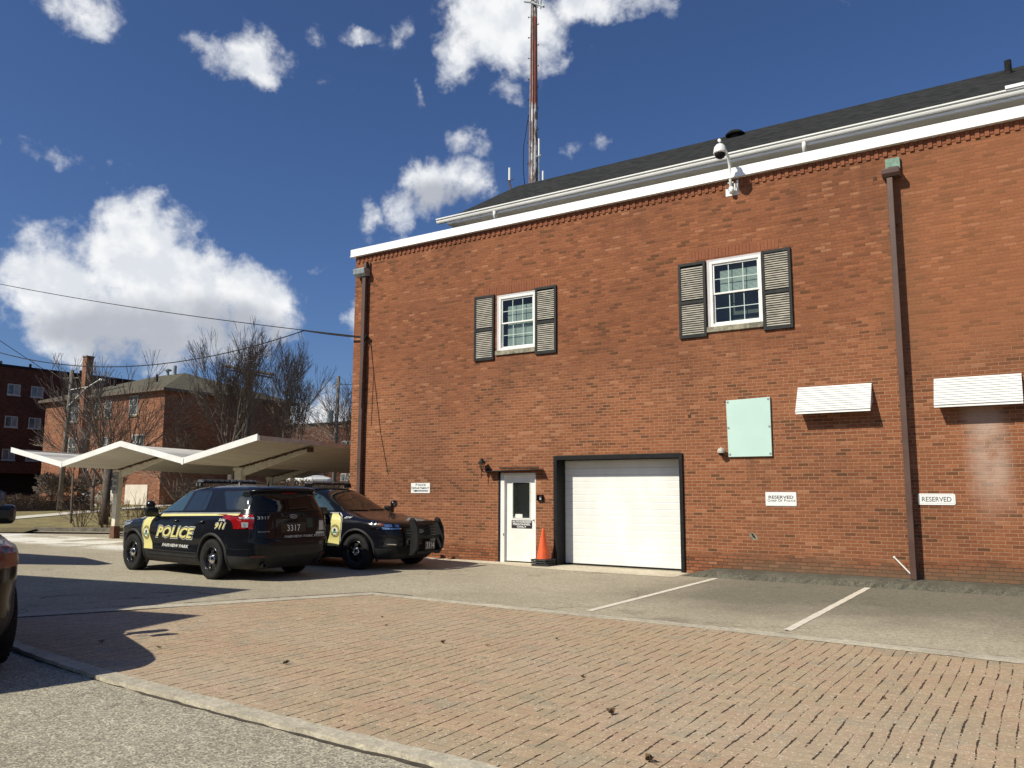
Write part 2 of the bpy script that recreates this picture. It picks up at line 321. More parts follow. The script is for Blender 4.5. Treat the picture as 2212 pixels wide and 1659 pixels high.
def pavermat():
    m_ = bpy.data.materials.new('brick_pavers'); m_.use_nodes = True; t = NT(m_.node_tree); b = t.n['Principled BSDF']
    P = t.new('ShaderNodeTexCoord').outputs['Object']; s = t.new('ShaderNodeSeparateXYZ'); t.l.new(P, s.inputs[0])
    X, Y, _ = s.outputs
    X = t.m('ADD', X, t.m('MULTIPLY', t.m('SUBTRACT', t.noise(P, 5, 3), .5), .02))
    X = t.m('ADD', X, t.m('MULTIPLY', t.m('SUBTRACT', t.noise(P, .6, 2), .5), .10))
    p = .105
    fu = t.m('DIVIDE', X, p); ci = t.m('FLOOR', fu); fx = t.m('SUBTRACT', fu, ci)
    wn = t.new('ShaderNodeTexWhiteNoise', noise_dimensions='1D'); t.l.new(ci, wn.inputs['W'])
    dx = t.m('MULTIPLY', t.m('ABSOLUTE', t.m('SUBTRACT', fx, .5)), p)
    H2 = .105                                            # course depth along Y
    fy = t.m('DIVIDE', t.m('ADD', Y, t.m('MULTIPLY', t.m('SUBTRACT', t.noise(P, 4, 2), .5), .012)), H2); ry = t.m('FLOOR', fy)
    k4 = t.m('FLOORED_MODULO', t.m('SUBTRACT', t.m('MULTIPLY', ci, 3), ry), 8)      # slots step across the bay
    base = t.m('LESS_THAN', k4, 3.5)
    wc = t.new('ShaderNodeTexWhiteNoise', noise_dimensions='2D'); t.l.new(t.vec(ci, ry), wc.inputs['Vector'])
    fyf = t.m('SUBTRACT', fy, ry)
    dot = t.m('MULTIPLY', t.m('LESS_THAN', t.m('ABSOLUTE', t.m('SUBTRACT', fyf, .5)), .22), t.m('LESS_THAN', wc.outputs['Value'], .62))
    whole = t.m('MULTIPLY', base, t.m('LESS_THAN', wc.outputs['Value'], .93))
    inn = t.m('MAXIMUM', whole, t.m('MULTIPLY', t.m('SUBTRACT', 1, base), dot))
    wj = t.m('ADD', .0025, t.m('MULTIPLY', t.sstep(t.noise(P, 26, 3), .36, .66), .0075))
    wj = t.m('MULTIPLY', wj, t.m('ADD', .35, t.m('MULTIPLY', t.sstep(t.noise(P, 2.2, 4), .3, .6), .75)))
    wj = t.m('MULTIPLY', wj, t.m('ADD', .55, t.m('MULTIPLY', base, .45)))
    slot = t.m('MULTIPLY', inn, t.sstep(t.m('SUBTRACT', wj, dx), -.0015, .0015))
    # unit colour: stretcher units two cells wide, every other course shifted
    w2 = t.new('ShaderNodeTexWhiteNoise', noise_dimensions='2D')
    ub = t.m('ADD', t.m('DIVIDE', X, p * 2), t.m('MULTIPLY', t.m('FLOORED_MODULO', ry, 2), .5)); t.l.new(t.vec(t.m('FLOOR', ub), ry), w2.inputs['Vector'])
    cl = t.m('ADD', t.m('MULTIPLY', w2.outputs['Value'], .34), t.m('MULTIPLY', t.noise(P, 1.3, 5, .65), .95))
    c = t.ramp(cl, [(.30, (.345, .285, .192)), (.5, (.41, .315, .204)), (.7, (.432, .312, .204)), (.9, (.425, .293, .196)), (1.0, (.40, .252, .178))])
    gp = t.m('MULTIPLY', t.sstep(t.m('ADD', t.noise(P, 2.1, 3), t.m('MULTIPLY', w2.outputs['Value'], .16)), .68, .75), .55)
    c = t.mix(gp, c, (.29, .275, .20))
    c = t.mix(t.m('MULTIPLY', t.sstep(t.noise(t.scale(P, .6, 1, 1), .55, 5), .42, .7), .4), c, (.44, .375, .28))
    yj = t.m('MULTIPLY', t.m('SUBTRACT', .5, t.m('ABSOLUTE', t.m('SUBTRACT', fyf, .5))), H2)
    c = t.mix(t.m('MULTIPLY', t.sstep(yj, .001, .006, 1, 0), t.m('ADD', .2, t.m('MULTIPLY', t.noise(P, 14, 3), .75))), c, (.23, .17, .12))
    c = t.mix(t.m('MULTIPLY', t.sstep(t.m('SUBTRACT', .006, dx), -.002, .004), t.m('MULTIPLY', t.sstep(t.noise(P, 17, 3), .4, .6), .35)), c, (.26, .19, .14))
    c = t.mix(1, c, t.ramp(w2.outputs['Color'], [(.1, (.93,.93,.93)), (.9, (1.07,1.065,1.06))]), 'MULTIPLY')
    vo = t.new('ShaderNodeTexVoronoi'); t.l.new(P, vo.inputs['Vector']); vo.inputs['Scale'].default_value = 110
    sv = t.new('ShaderNodeSeparateColor'); t.l.new(vo.outputs['Color'], sv.inputs[0])
    c = t.mix(1, c, t.ramp(sv.outputs[0], [(0, (.82,) * 3), (.9, (1.06,) * 3), (1, (1.3,) * 3)]), 'MULTIPLY')
    c = t.mix(t.m('MULTIPLY', t.m('GREATER_THAN', sv.outputs[1], .985), .8), c, (.8, .76, .66))
    c = t.mix(slot, c, (.06, .042, .03))
    t.l.new(c, b.inputs['Base Color']); b.inputs['Roughness'].default_value = .92; b.inputs['Specular IOR Level'].default_value = .2
    h = t.m('ADD', t.m('MULTIPLY', slot, -3.), t.m('MULTIPLY', sv.outputs[1], .3))
    t.l.new(t.bump(h, .8, .006), b.inputs['Normal'])
    return m_

m_lot = groundmat('pale_asphalt', (.405, .358, .268), (.35, .307, .226), (.74, 1.28), 80, .33, grey=(.135, .125, .095), cracks=True)
m_agg = groundmat('exposed_aggregate', (.39, .355, .275), (.33, .30, .23), (.52, 1.62), 82, .8, bump=.9)
m_conc = groundmat('kerb_concrete', (.50, .455, .355), (.40, .36, .28), (.85, 1.15), 60, 1.3)
m_apron = groundmat('apron_concrete', (.60, .53, .40), (.54, .47, .35), (.85, 1.15), 60, 1.1)
m_berm = groundmat('dark_asphalt_berm', (.105, .098, .075), (.135, .125, .095), (.7, 1.35), 90, 1.6, bump=1)
m_seam = mat('seam_dirt', (.035, .028, .022), (.07, .055, .04), 9, .95)
m_pav = pavermat()
m_paint = mat('worn_white_paint', (.72, .67, .56), (.62, .57, .47), 6, .7, bump=.2, bscale=60)
m_soil = groundmat('soil_and_turf', (.13, .11, .06), (.16, .125, .07), (.7, 1.3), 30, .4)

def sheet(name, poly, z, m_, zf=None, cuts=0):
    bm = bmesh.new(); f = bm.faces.new([bm.verts.new((x, y, z)) for x, y in poly])
    if f.normal.z < 0: bmesh.ops.reverse_faces(bm, faces=[f])
    if cuts:
        xs = [p[0] for p in poly]; ys = [p[1] for p in poly]
        for ax, lo, hi in ((0, min(xs), max(xs)), (1, min(ys), max(ys))):
            k = lo + cuts
            while k < hi:
                co = [0, 0, 0]; no = [0, 0, 0]; co[ax] = k; no[ax] = 1
                bmesh.ops.bisect_plane(bm, geom=bm.verts[:] + bm.edges[:] + bm.faces[:], plane_co=co, plane_no=no); k += cuts
    if zf:
        for v in bm.verts: v.co.z = zf(v.co.x, v.co.y)
    bm.normal_update()
    me = bpy.data.meshes.new(name); bm.to_mesh(me); bm.free(); me.materials.append(m_)
    o = bpy.data.objects.new(name, me); COL.objects.link(o); return o
def wavy(pts, amp, step=.12, seed=1):
    """polyline resampled with a slightly ragged edge"""
    rr = random.Random(seed); out = []
    for a, b in zip(pts, pts[1:]):
        L = math.dist(a, b); n = max(1, int(L / step)); nx, ny = -(b[1] - a[1]) / L, (b[0] - a[0]) / L
        for i in range(n):
            f = i / n; k = rr.uniform(-amp, amp); out.append((a[0] + (b[0] - a[0]) * f + nx * k, a[1] + (b[1] - a[1]) * f + ny * k))
    out.append(pts[-1]); return out

S = lambda o: tag(o, kind='structure')
S(sheet('ground', [(-900, -700), (900, -700), (900, 900), (-900, 900)], -.30, m_soil))
# lawn boundary (kerb line)
KERB = [(-60, -14.1), (-37, -.35), (-31.6, 2.82), (-29.5, 9.0), (-14, 10.2)]
lot_poly = [(-60, -60), (40, -60), (40, 14), (-14, 14), (-14, 10.2), (-29.5, 9.0), (-31.6, 2.82), (-37, -.35), (-60, -14.1)]
# the lot, in two sheets so the sunken aggregate strip lies a step below it
S(sheet('parking_lot', [(-11.6, -11.4)] + [(-11.35, -10.95), (-60, -10.95)] + [(-60, -14.1)][:0] + [(-60, -14.05), (-37, -.35), (-31.6, 2.82), (-29.5, 9.0), (-14, 10.2), (-14, 14), (40, 14), (40, -13), (6, -13), (6, -11.4)], 0.0, m_lot))
S(sheet('driveway', [(-60, -60), (40, -60), (40, -10.9), (-60, -10.9)], -.022, m_agg))
# paver bay
pl = [(-9.12, -6.42), (-10.45, -9.0), (-11.1, -10.7), (-11.2, -11.30), (-9.3, -11.68), (-8.0, -11.84), (-6.6, -11.96), (-4.9, -12.06), (-2.8, -12.12), (0, -12.16), (14, -12.24), (14, -7.05), (-.3, -6.83), (-3.7, -6.57)]
S(sheet('paver_bay', pl, .008, m_pav))
def band(name, up, lo, z, m_, amp=.008, seed=3, th=.06):
    a = wavy(up, amp, .1, seed); b_ = wavy(lo, amp, .1, seed + 1)
    mb = MB(); poly = a + b_[::-1]
    o = sheet(name, poly, z, m_)
    # skirt gives the concrete strip its thickness
    mb = MB()
    for p, q in zip(b_, b_[1:]): mb.quad((p[0], p[1], z), (q[0], q[1], z), (q[0], q[1], z - th), (p[0], p[1], z - th))
    bm = bmesh.new(); bm.from_mesh(o.data); off = len(bm.verts)
    vs = [bm.verts.new(v) for v in mb.v]
    for f in mb.f: bm.faces.new([vs[i] for i in f])
    bm.to_mesh(o.data); bm.free(); return S(o)
band('concrete_kerb_strip', [(-11.3, -11.26), (-9.3, -11.68), (-8.0, -11.84), (-6.6, -11.96), (-4.9, -12.06), (-2.8, -12.12), (0, -12.16), (14, -12.24)],
     [(-11.4, -11.45), (-8.91, -11.87), (-8.17, -11.98), (-7.06, -12.11), (-6.24, -12.15), (-4.85, -12.22), (-3.0, -12.27), (0, -12.33), (14, -12.4)], .014, m_conc, .012)
band('concrete_kerb_strip', [(-11.9, -11.2), (-10.72, -8.85), (-9.36, -6.2)], [(-11.55, -11.2), (-10.45, -9.0), (-9.12, -6.42)], .014, m_conc, .008, 9, .004)
band('concrete_kerb_strip', [(-9.36, -6.2), (-3.8, -6.32), (-.29, -6.52), (14, -6.8)], [(-9.12, -6.42), (-3.7, -6.57), (-.3, -6.81), (14, -7.05)], .014, m_conc, .008, 19, .004)
S(sheet('pavement_seam', wavy([(-8.6, -6.05), (-9.45, -6.10), (-12.1, -11.1)], .012, .1, 5) + wavy([(-12.1, -11.1), (-9.42, -6.13), (-8.6, -6.08)], .012, .1, 6)[1:], .005, m_seam))
S(sheet('pavement_seam', wavy([(-9.3, -6.195), (-3.8, -6.315), (-.29, -6.515), (14, -6.795)], .006, .15, 7) + wavy([(14, -6.74), (-.29, -6.455), (-3.8, -6.255), (-9.3, -6.14)], .012, .15, 8), .0045, m_seam))
# dark edge of the sunken strip
S(sheet('pavement_seam', wavy([(-11.4, -11.42), (-8.91, -11.85), (-6.24, -12.13), (-3.0, -12.25), (14, -12.38)], .006, .12, 11) + wavy([(14, -12.44), (-3.0, -12.315), (-6.24, -12.195), (-8.91, -11.925), (-11.4, -11.48)], .016, .12, 12), -.018, m_seam))
# stall lines
for x in (-5.46, -2.72):
    S(sheet('painted_stall_line', wavy([(x - .05, -5.98 if x < -4 else -6.06), (x - .05, -.72)], .005, .1, int(-x)) + wavy([(x + .055, -.72), (x + .055, -6.0 if x < -4 else -6.1)], .005, .1, 4), .005, m_paint))
# concrete apron along the wall
S(sheet('concrete_apron', wavy([(-16, -.42), (-10.4, -.62), (-9.6, -.9), (-8.3, -1.02), (-6.2, -1.0)], .01, .2, 2) + [(-6.3, .1), (-16, .1)], .005, m_apron))
# asphalt berm at the foot of the wall
mb = MB(); rr = random.Random(4); xs = [-6.2 + i * .09 for i in range(226)]
prof = []
for i, x in enumerate(xs):
    k = min(1, (x + 6.2) / .5)
    prof.append([(x, -.66 + rr.uniform(-.03, .03), .0), (x, -.60 + rr.uniform(-.03, .03), (.075 + rr.uniform(-.012, .012)) * k + .004), (x, -.45, (.115 + rr.uniform(-.012, .012)) * k + .004), (x, .0, .12 * k + .01)])
for a, b_ in zip(prof, prof[1:]):
    for j in range(3): mb.quad(a[j], b_[j], b_[j + 1], a[j + 1])
S(fixn(mb.build('asphalt_berm', m_berm, smooth=False)))

def lawn_z(x, y):
    # rises gently behind the kerb
    best = 1e9
    for (x0, y0), (x1, y1) in zip(KERB, KERB[1:]):
        dx, dy = x1 - x0, y1 - y0; tt = max(0, min(1, ((x - x0) * dx + (y - y0) * dy) / (dx * dx + dy * dy)))
        best = min(best, math.hypot(x - x0 - tt * dx, y - y0 - tt * dy))
    return .10 + .55 * min(1, best / 28)
def lawnmat():
    m_ = bpy.data.materials.new('winter_lawn'); m_.use_nodes = True; t = NT(m_.node_tree); b = t.n['Principled BSDF']
    P = t.new('ShaderNodeTexCoord').outputs['Object']
    c = t.ramp(t.noise(P, 1.1, 7, .7), [(.3, (.10, .075, .04)), (.42, (.20, .155, .065)), (.55, (.26, .215, .085)), (.7, (.36, .30, .13))])
    c = t.mix(1, c, t.ramp(t.noise(P, 14, 5, .7), [(.3, (.55,) * 3), (.7, (1.35,) * 3)]), 'MULTIPLY')
    t.l.new(c, b.inputs['Base Color']); b.inputs['Roughness'].default_value = .95
    t.l.new(t.bump(t.noise(P, 25, 5), 1, .05), b.inputs['Normal']); return m_
m_lawn = lawnmat()
S(sheet('lawn', [(-60, -14.0), (-37, -.30), (-31.62, 2.9), (-29.5, 9.06), (-14, 10.26), (-14, 120), (-140, 120), (-140, -60)], .1, m_lawn, lawn_z, 3.0))
# kerb of dark timber/concrete at the lawn edge
def strip3(name, line, wdt, z0f, z1f, m_):
    mb = MB()
    L = []; Rr = []
    for i, p in enumerate(line):
        a = Vector(line[max(0, i - 1)]); c_ = Vector(line[min(len(line) - 1, i + 1)]); d = (c_ - a).normalized(); n = Vector((-d.y, d.x))
        L.append(Vector(p) + n * wdt); Rr.append(Vector(p))
    for i in range(len(line) - 1):
        for A, B in ((Rr, L),):
            a0, a1, b0, b1 = A[i], A[i + 1], B[i], B[i + 1]
            t0, t1 = z1f(*a0), z1f(*a1); t2, t3 = z1f(*b0), z1f(*b1)
            mb.quad((a0.x, a0.y, z0f), (a1.x, a1.y, z0f), (a1.x, a1.y, t1), (a0.x, a0.y, t0))
            mb.quad((a0.x, a0.y, t0), (a1.x, a1.y, t1), (b1.x, b1.y, t3), (b0.x, b0.y, t2))
    return mb.build(name, m_)
m_kerb = mat('old_kerb', (.20, .18, .145), (.12, .105, .085), 3, .9, bump=.4)
em = MB(); EL = wavy([(-60, -14.05), (-37, -.33), (-34.4, 1.2)], .10, .5, 77)
for p, q in zip(EL, EL[1:]): em.quad((p[0] + .45, p[1] - .75, .004), (q[0] + .45, q[1] - .75, .004), (q[0] - .1, q[1] + .15, .125), (p[0] - .1, p[1] + .15, .125))
S(fixn(em.build('verge_soil', m_soil)))
S(fixn(strip3('lawn_kerb', wavy([(-34.5, 1.12), (-31.6, 2.82), (-29.5, 9.0), (-14, 10.2)], .02, .4, 3), .16, -.02, lambda x, y: .155, m_kerb)))
m_walk = mat('pale_sidewalk', (.60, .56, .47), (.52, .48, .40), 1, .9)
mb = MB(); a0, a1 = Vector((-38.0, -4.0)), Vector((-55.5, 23.2))
d = (a1 - a0).normalized(); nn = Vector((d.y, -d.x)) * .75
for i in range(20):
    p = a0 + (a1 - a0) * i / 20; q = a0 + (a1 - a0) * (i + 1) / 20
    P4 = [p - nn, q - nn, q + nn, p + nn]; mb.quad(*[(v.x, v.y, lawn_z(v.x, v.y) + .03) for v in P4])
S(fixn(mb.build('sidewalk', m_walk)))

# ================================================================ the brick building
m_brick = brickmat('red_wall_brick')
m_soldier = brickmat('soldier_brick', L=50, H=50, main=False, tones=[(0, (.19,.070,.037)), (.5, (.235,.086,.043)), (1, (.27,.10,.05))], mw=.0001)
m_white = mat('white_painted_metal', (.78, .785, .76), (.70, .70, .67), 1.6, .38, stretch=(1, 1, .5))
m_cap = mat('white_coping_metal', (.88, .88, .87), (.84, .84, .83), 1, .30, rvar=.05)
m_gut = mat('gutter_metal', (.74, .73, .68), (.68, .67, .62), 1, .4, rvar=.05)
m_vinyl = mat('white_vinyl', (.80, .79, .75), (.72, .71, .66), 5, .45)
m_soffit = mat('white_soffit', (.80, .76, .66), (.74, .70, .60), 2, .7)
m_black = mat('black_paint', (.008, .008, .009), (.014, .014, .014), 8, .6, spec=.2)
m_shut = mat('weathered_louvre', (.40, .365, .305), (.24, .225, .19), 4, .8, stretch=(1, 1, 3))
m_shutf = mat('shutter_frame_black', (.012, .014, .014), (.022, .024, .023), 6, .6, spec=.25)
m_sill = mat('stone_sill', (.32, .29, .21), (.14, .13, .095), 9, .9, bump=.3)
m_brown = mat('brown_downspout', (.070, .036, .026), (.092, .049, .036), 2, .5)
m_galv = mat('weathered_zinc', (.33, .36, .36), (.24, .27, .27), 8, .5, metal=.4)
m_copper = mat('green_copper', (.20, .33, .26), (.13, .20, .15), 14, .7)
m_rust = mat('rust', (.10, .045, .02), (.05, .022, .012), 12, .85, bump=.4)
m_alu = mat('aluminium', (.6, .6, .6), None, 4, .35, metal=1)
m_shing = None
def shinglemat(name, c1, c2):
    m_ = bpy.data.materials.new(name); m_.use_nodes = True; t = NT(m_.node_tree); b = t.n['Principled BSDF']
    P = t.new('ShaderNodeTexCoord').outputs['Object']; s = t.new('ShaderNodeSeparateXYZ'); t.l.new(P, s.inputs[0])
    row = t.m('FLOOR', t.m('DIVIDE', s.outputs[2], .075)); jw = t.new('ShaderNodeTexWhiteNoise', noise_dimensions='1D'); t.l.new(row, jw.inputs['W'])
    cx = t.m('FLOOR', t.m('ADD', t.m('DIVIDE', t.m('ADD', s.outputs[0], s.outputs[1]), .16), t.m('MULTIPLY', jw.outputs['Value'], 3)))
    wn = t.new('ShaderNodeTexWhiteNoise', noise_dimensions='2D'); t.l.new(t.vec(cx, row), wn.inputs['Vector'])
    c = t.mix(wn.outputs['Value'], c1, c2); fz = t.m('FRACT', t.m('DIVIDE', s.outputs[2], .075))
    c = t.mix(t.m('MULTIPLY', t.m('LESS_THAN', fz, .14), .6), c, tuple(x * .4 for x in c1))
    c = t.mix(1, c, t.ramp(t.noise(P, 60, 3), [(.3, (.75,) * 3), (.7, (1.25,) * 3)]), 'MULTIPLY')
    t.l.new(c, b.inputs['Base Color']); b.inputs['Roughness'].default_value = .95; b.inputs['Specular IOR Level'].default_value = .15
    t.l.new(t.bump(t.m('ADD', fz, wn.outputs['Value']), .5, .01), b.inputs['Normal']); return m_
m_shing = shinglemat('charcoal_shingles', (.018, .019, .018), (.035, .036, .034))
m_shing2 = shinglemat('olive_brown_shingles', (.085, .078, .055), (.125, .112, .08))
def glassmat(name, tint=(.84, .90, .88), alpha=.55, ior=1.5, rough=.01):
    m_ = bpy.data.materials.new(name); m_.use_nodes = True; t = NT(m_.node_tree); t.n.clear()
    tr = t.new('ShaderNodeBsdfTransparent'); tr.inputs[0].default_value = (*tint, 1)
    gl = t.new('ShaderNodeBsdfGlossy'); gl.inputs['Roughness'].default_value = rough
    g_ = t.new('ShaderNodeNewGeometry'); dt = t.new('ShaderNodeVectorMath', operation='DOT_PRODUCT'); t.l.new(g_.outputs['Normal'], dt.inputs[0]); t.l.new(g_.outputs['Incoming'], dt.inputs[1])
    k_ = t.m('SUBTRACT', 1, t.m('ABSOLUTE', dt.outputs['Value']), clamp=True)
    f = t.m('ADD', .05, t.m('MULTIPLY', t.m('POWER', k_, 5), .9), clamp=True)
    ms = t.new('ShaderNodeMixShader'); t.l.new(f, ms.inputs[0]); t.l.new(tr.outputs[0], ms.inputs[1]); t.l.new(gl.outputs[0], ms.inputs[2])
    o = t.new('ShaderNodeOutputMaterial'); t.l.new(ms.outputs[0], o.inputs[0]); return m_
m_glass = glassmat('window_glass')
m_dark = mat('dark_interior', (.075, .09, .08), (.10, .115, .10), 2, .9)
m_blind = mat('blind_slats', (.36, .43, .40), (.28, .34, .31), 3, .6)

XL, XR, ZT = -15.95, 14.0, 8.23
B = thing('brick_building', (-8, 6, 0), 'long two-storey red brick building with white coping, charcoal roof behind and roll-up garage door', 'building')
OPEN = [(-10.98, -9.99, -.3, 2.10, .14), (-9.39, -6.42, -.3, 2.40, .36), (-11.10, -9.99, 5.09, 6.49, .09), (-5.71, -4.56, 5.10, 6.56, .09), (-15.6, -15.35, 99, 99.1, .1)]
OPEN = OPEN[:4]
def wall_y(y0, x0, x1, z0, z1, opens):
    mb = MB(); xs = sorted({x0, x1, *[o[0] for o in opens], *[o[1] for o in opens]}); zs = sorted({z0, z1, *[max(z0, o[2]) for o in opens], *[o[3] for o in opens]})
    for xa, xb in zip(xs, xs[1:]):
        for za, zb in zip(zs, zs[1:]):
            cx, cz = (xa + xb) / 2, (za + zb) / 2
            if any(o[0] < cx < o[1] and o[2] < cz < o[3] for o in opens): continue
            mb.quad((xa, y0, za), (xb, y0, za), (xb, y0, zb), (xa, y0, zb))
    for (a, b_, c_, d_, dep) in opens:
        c_ = max(c_, z0)
        mb.quad((a, y0, c_), (a, y0, d_), (a, y0 + dep, d_), (a, y0 + dep, c_)); mb.quad((b_, y0, c_), (b_, y0 + dep, c_), (b_, y0 + dep, d_), (b_, y0, d_))
        mb.quad((a, y0, d_), (b_, y0, d_), (b_, y0 + dep, d_), (a, y0 + dep, d_))
        if c_ > z0: mb.quad((a, y0, c_), (a, y0 + dep, c_), (b_, y0 + dep, c_), (b_, y0, c_))
    return mb
mb = wall_y(0, XL, XR, -.3, ZT, OPEN)
mb.quad((XL, 0, -.3), (XL, 0, ZT), (XL, 16, ZT), (XL, 16, -.3)); mb.quad((XR, 0, -.3), (XR, 16, -.3), (XR, 16, ZT), (XR, 0, ZT)); mb.quad((XL, 16, -.3), (XL, 16, ZT), (XR, 16, ZT), (XR, 16, -.3))
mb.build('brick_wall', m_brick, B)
MB().box(XL + .05, XR - .05, .05, 15.95, 8.0, 8.2).build('flat_roof', m_black, B)
# soldier course under the coping: bricks on end, every other one proud
mb = MB(); rr = random.Random(2); x = XL + .01; k = 0
while x < 2.5:
    w_ = .077; pr = .028 if k % 2 else .008; d_ = .0 if k % 2 else .028
    mb.box(x, x + w_ - (.004 if k % 2 else .012), -pr + rr.uniform(-.003, .003), .02, 8.045 + d_ + rr.uniform(-.004, .004), ZT - .004); x += w_; k += 1
mb.build('soldier_course', m_soldier, B)
mb = MB(); mb.box(XL - .11, XR + .1, -.11, .25, 8.232, 8.445); mb.box(XL - .11, XL + .2, .25, 16.1, 8.232, 8.445)
mb.box(XL - .125, XR + .1, -.125, -.108, 8.228, 8.245)
for x in (-15.2, -12.15, -9.1, -6.05, -3.0): mb.box(x, x + .006, -.1125, -.1, 8.246, 8.443)
mb.build('parapet_coping', m_cap, B, bevel=.006)
# lintels of upright brick over the upper windows
for (a, b_, z) in ((-11.55, -9.62, 6.52), (-6.1, -4.2, 6.59)):
    mb = MB(); x = a; k = 0
    while x < b_: mb.box(x, x + .066, -.004 - .002 * (k % 3), .01, z, z + .20 + .004 * (k % 2)); x += .0735; k += 1
    mb.build('brick_lintel', m_soldier, B)

def window(x0, x1, z0, z1, blind_z0, blind_z1):
    W = MB(); y = .05; fw = .055
    W.box(x0, x0 + .06, .0, .09, z0, z1); W.box(x0 + .06, x1, .0, .09, z1 - .05, z1)          # grey casing left/top, shows as aluminium trim
    fr = W.build('window', m_galvw, B)
    F = MB(); a, b_, c_, d_ = x0 + .06, x1, z0, z1 - .05
    F.box(a, a + fw, -.01, .085, c_, d_); F.box(b_ - fw, b_, -.01, .085, c_, d_); F.box(a + fw, b_ - fw, -.01, .085, d_ - fw, d_); F.box(a + fw, b_ - fw, -.01, .085, c_, c_ + fw + .01)
    F.build('frame', m_vinyl, fr, bevel=.006)
    zm = (c_ + d_) / 2 + .01
    Sx = MB(); e = .035
    for (u0, u1, v0, v1, yy) in ((a + fw, b_ - fw, zm - .02, d_ - fw, .02), (a + fw, b_ - fw, c_ + fw + .01, zm + .02, .045)):
        Sx.box(u0, u0 + e, yy, yy + .03, v0, v1); Sx.box(u1 - e, u1, yy, yy + .03, v0, v1); Sx.box(u0 + e, u1 - e, yy, yy + .03, v0, v0 + e); Sx.box(u0 + e, u1 - e, yy, yy + .03, v1 - e, v1)
        for i in (1, 2): xx = u0 + e + (u1 - u0 - 2 * e) * i / 3; Sx.box(xx - .008, xx + .008, yy + .016, yy + .024, v0 + e, v1 - e)
        zz = (v0 + v1) / 2; Sx.box(u0 + e, u1 - e, yy + .0165, yy + .0235, zz - .008, zz + .008)
    Sx.build('sash', m_vinyl, fr)
    G = MB(); G.quad((a + fw, .034, zm - .02), (b_ - fw, .034, zm - .02), (b_ - fw, .034, d_ - fw), (a + fw, .034, d_ - fw)); G.quad((a + fw, .059, c_ + fw), (b_ - fw, .059, c_ + fw), (b_ - fw, .059, zm), (a + fw, .059, zm))
    G.build('pane', m_glass, fr)
    Bl = MB(); z = blind_z0
    while z < blind_z1: Bl.box(a + .18, b_ - .03, .13, .14, z, z + .018); z += .026
    Bl.build('blind', m_blind, fr)
    Rm = MB(); Rm.quad((a - .2, .5, c_ - .3), (b_ + .2, .5, c_ - .3), (b_ + .2, .5, d_ + .3), (a - .2, .5, d_ + .3)); Rm.quad((a - .2, .1, c_), (a - .2, .5, c_), (a - .2, .5, d_), (a - .2, .1, d_))
    Rm.quad((a - .2, .1, d_ + .1), (b_ + .2, .1, d_ + .1), (b_ + .2, .5, d_ + .1), (a - .2, .5, d_ + .1)); Rm.quad((b_ + .01, .1, c_), (b_ + .01, .5, c_), (b_ + .01, .5, d_), (b_ + .01, .1, d_))
    Rm.build('dark_room', m_dark, fr)
    MB().box(x0 - .03, x1 + .01, -.045, .09, z0 - .11, z0).build('sill', m_sill, fr, bevel=.006)
m_galvw = mat('grey_casing', (.50, .49, .50), (.42, .41, .42), 3, .6)
window(-11.10, -9.99, 5.09, 6.49, 5.2, 6.2); window(-5.71, -4.56, 5.10, 6.56, 5.86, 6.32)
def shutter(x0, x1, z0, z1):
    F = MB(); e = .055; y0, y1 = -.05, -.004; zm = z0 + (z1 - z0) * .47
    F.box(x0, x0 + e, y0, y1, z0, z1); F.box(x1 - e, x1, y0, y1, z0, z1)
    for a, b_ in ((z0, z0 + e * 1.2), (z1 - e * 1.1, z1), (zm - .035, zm + .035)): F.box(x0 + e, x1 - e, y0, y1, a, b_)
    F.box(x0 + e, x1 - e, -.012, -.006, z0 + e, z1 - e)
    s = F.build('shutter', m_shutf, B, bevel=.003)
    Lv = MB(); z = z0 + e * 1.2 + .012
    while z < z1 - e * 1.1 - .03:
        if not (zm - .07 < z < zm + .036):
            b0 = len(Lv.v); Lv.quad((x0 + e, -.044, z), (x1 - e, -.044, z), (x1 - e, -.018, z + .034), (x0 + e, -.018, z + .034)); Lv.quad((x0 + e, -.044, z), (x0 + e, -.018, z - .004), (x1 - e, -.018, z - .004), (x1 - e, -.044, z))
        z += .0475
    fixn(Lv.build('louvres', m_shut, s))
for q in ((-11.77, -11.17, 4.885, 6.53), (-9.975, -9.39, 4.90, 6.53), (-6.34, -5.735, 4.91, 6.55), (-4.545, -3.96, 4.91, 6.56)): shutter(*q)

# garage opening: black steel frame, recessed sectional door
F = MB(); F.box(-9.475, -9.385, -.05, .34, 0, 2.47); F.box(-6.425, -6.345, -.05, .34, 0, 2.47); F.box(-9.385, -6.425, -.05, .34, 2.385, 2.47)
F.build('garage_frame', m_black, B, bevel=.004)
F = MB(); z = .035; k = 0
while z < 2.36:
    h_ = min(.1515, 2.37 - z); F.box(-9.385, -6.425, .352, .38, z + .004, z + h_ - (.006 if k % 3 != 2 else .004)); F.box(-9.385, -6.425, .355, .38, z + h_ - .012, z + h_ + .004); z += .1545; k += 1
g = F.build('garage_door', m_white, B, bevel=.004)
MB().box(-9.385, -6.425, .345, .385, .006, .033).build('rubber_seal', m_black, g)
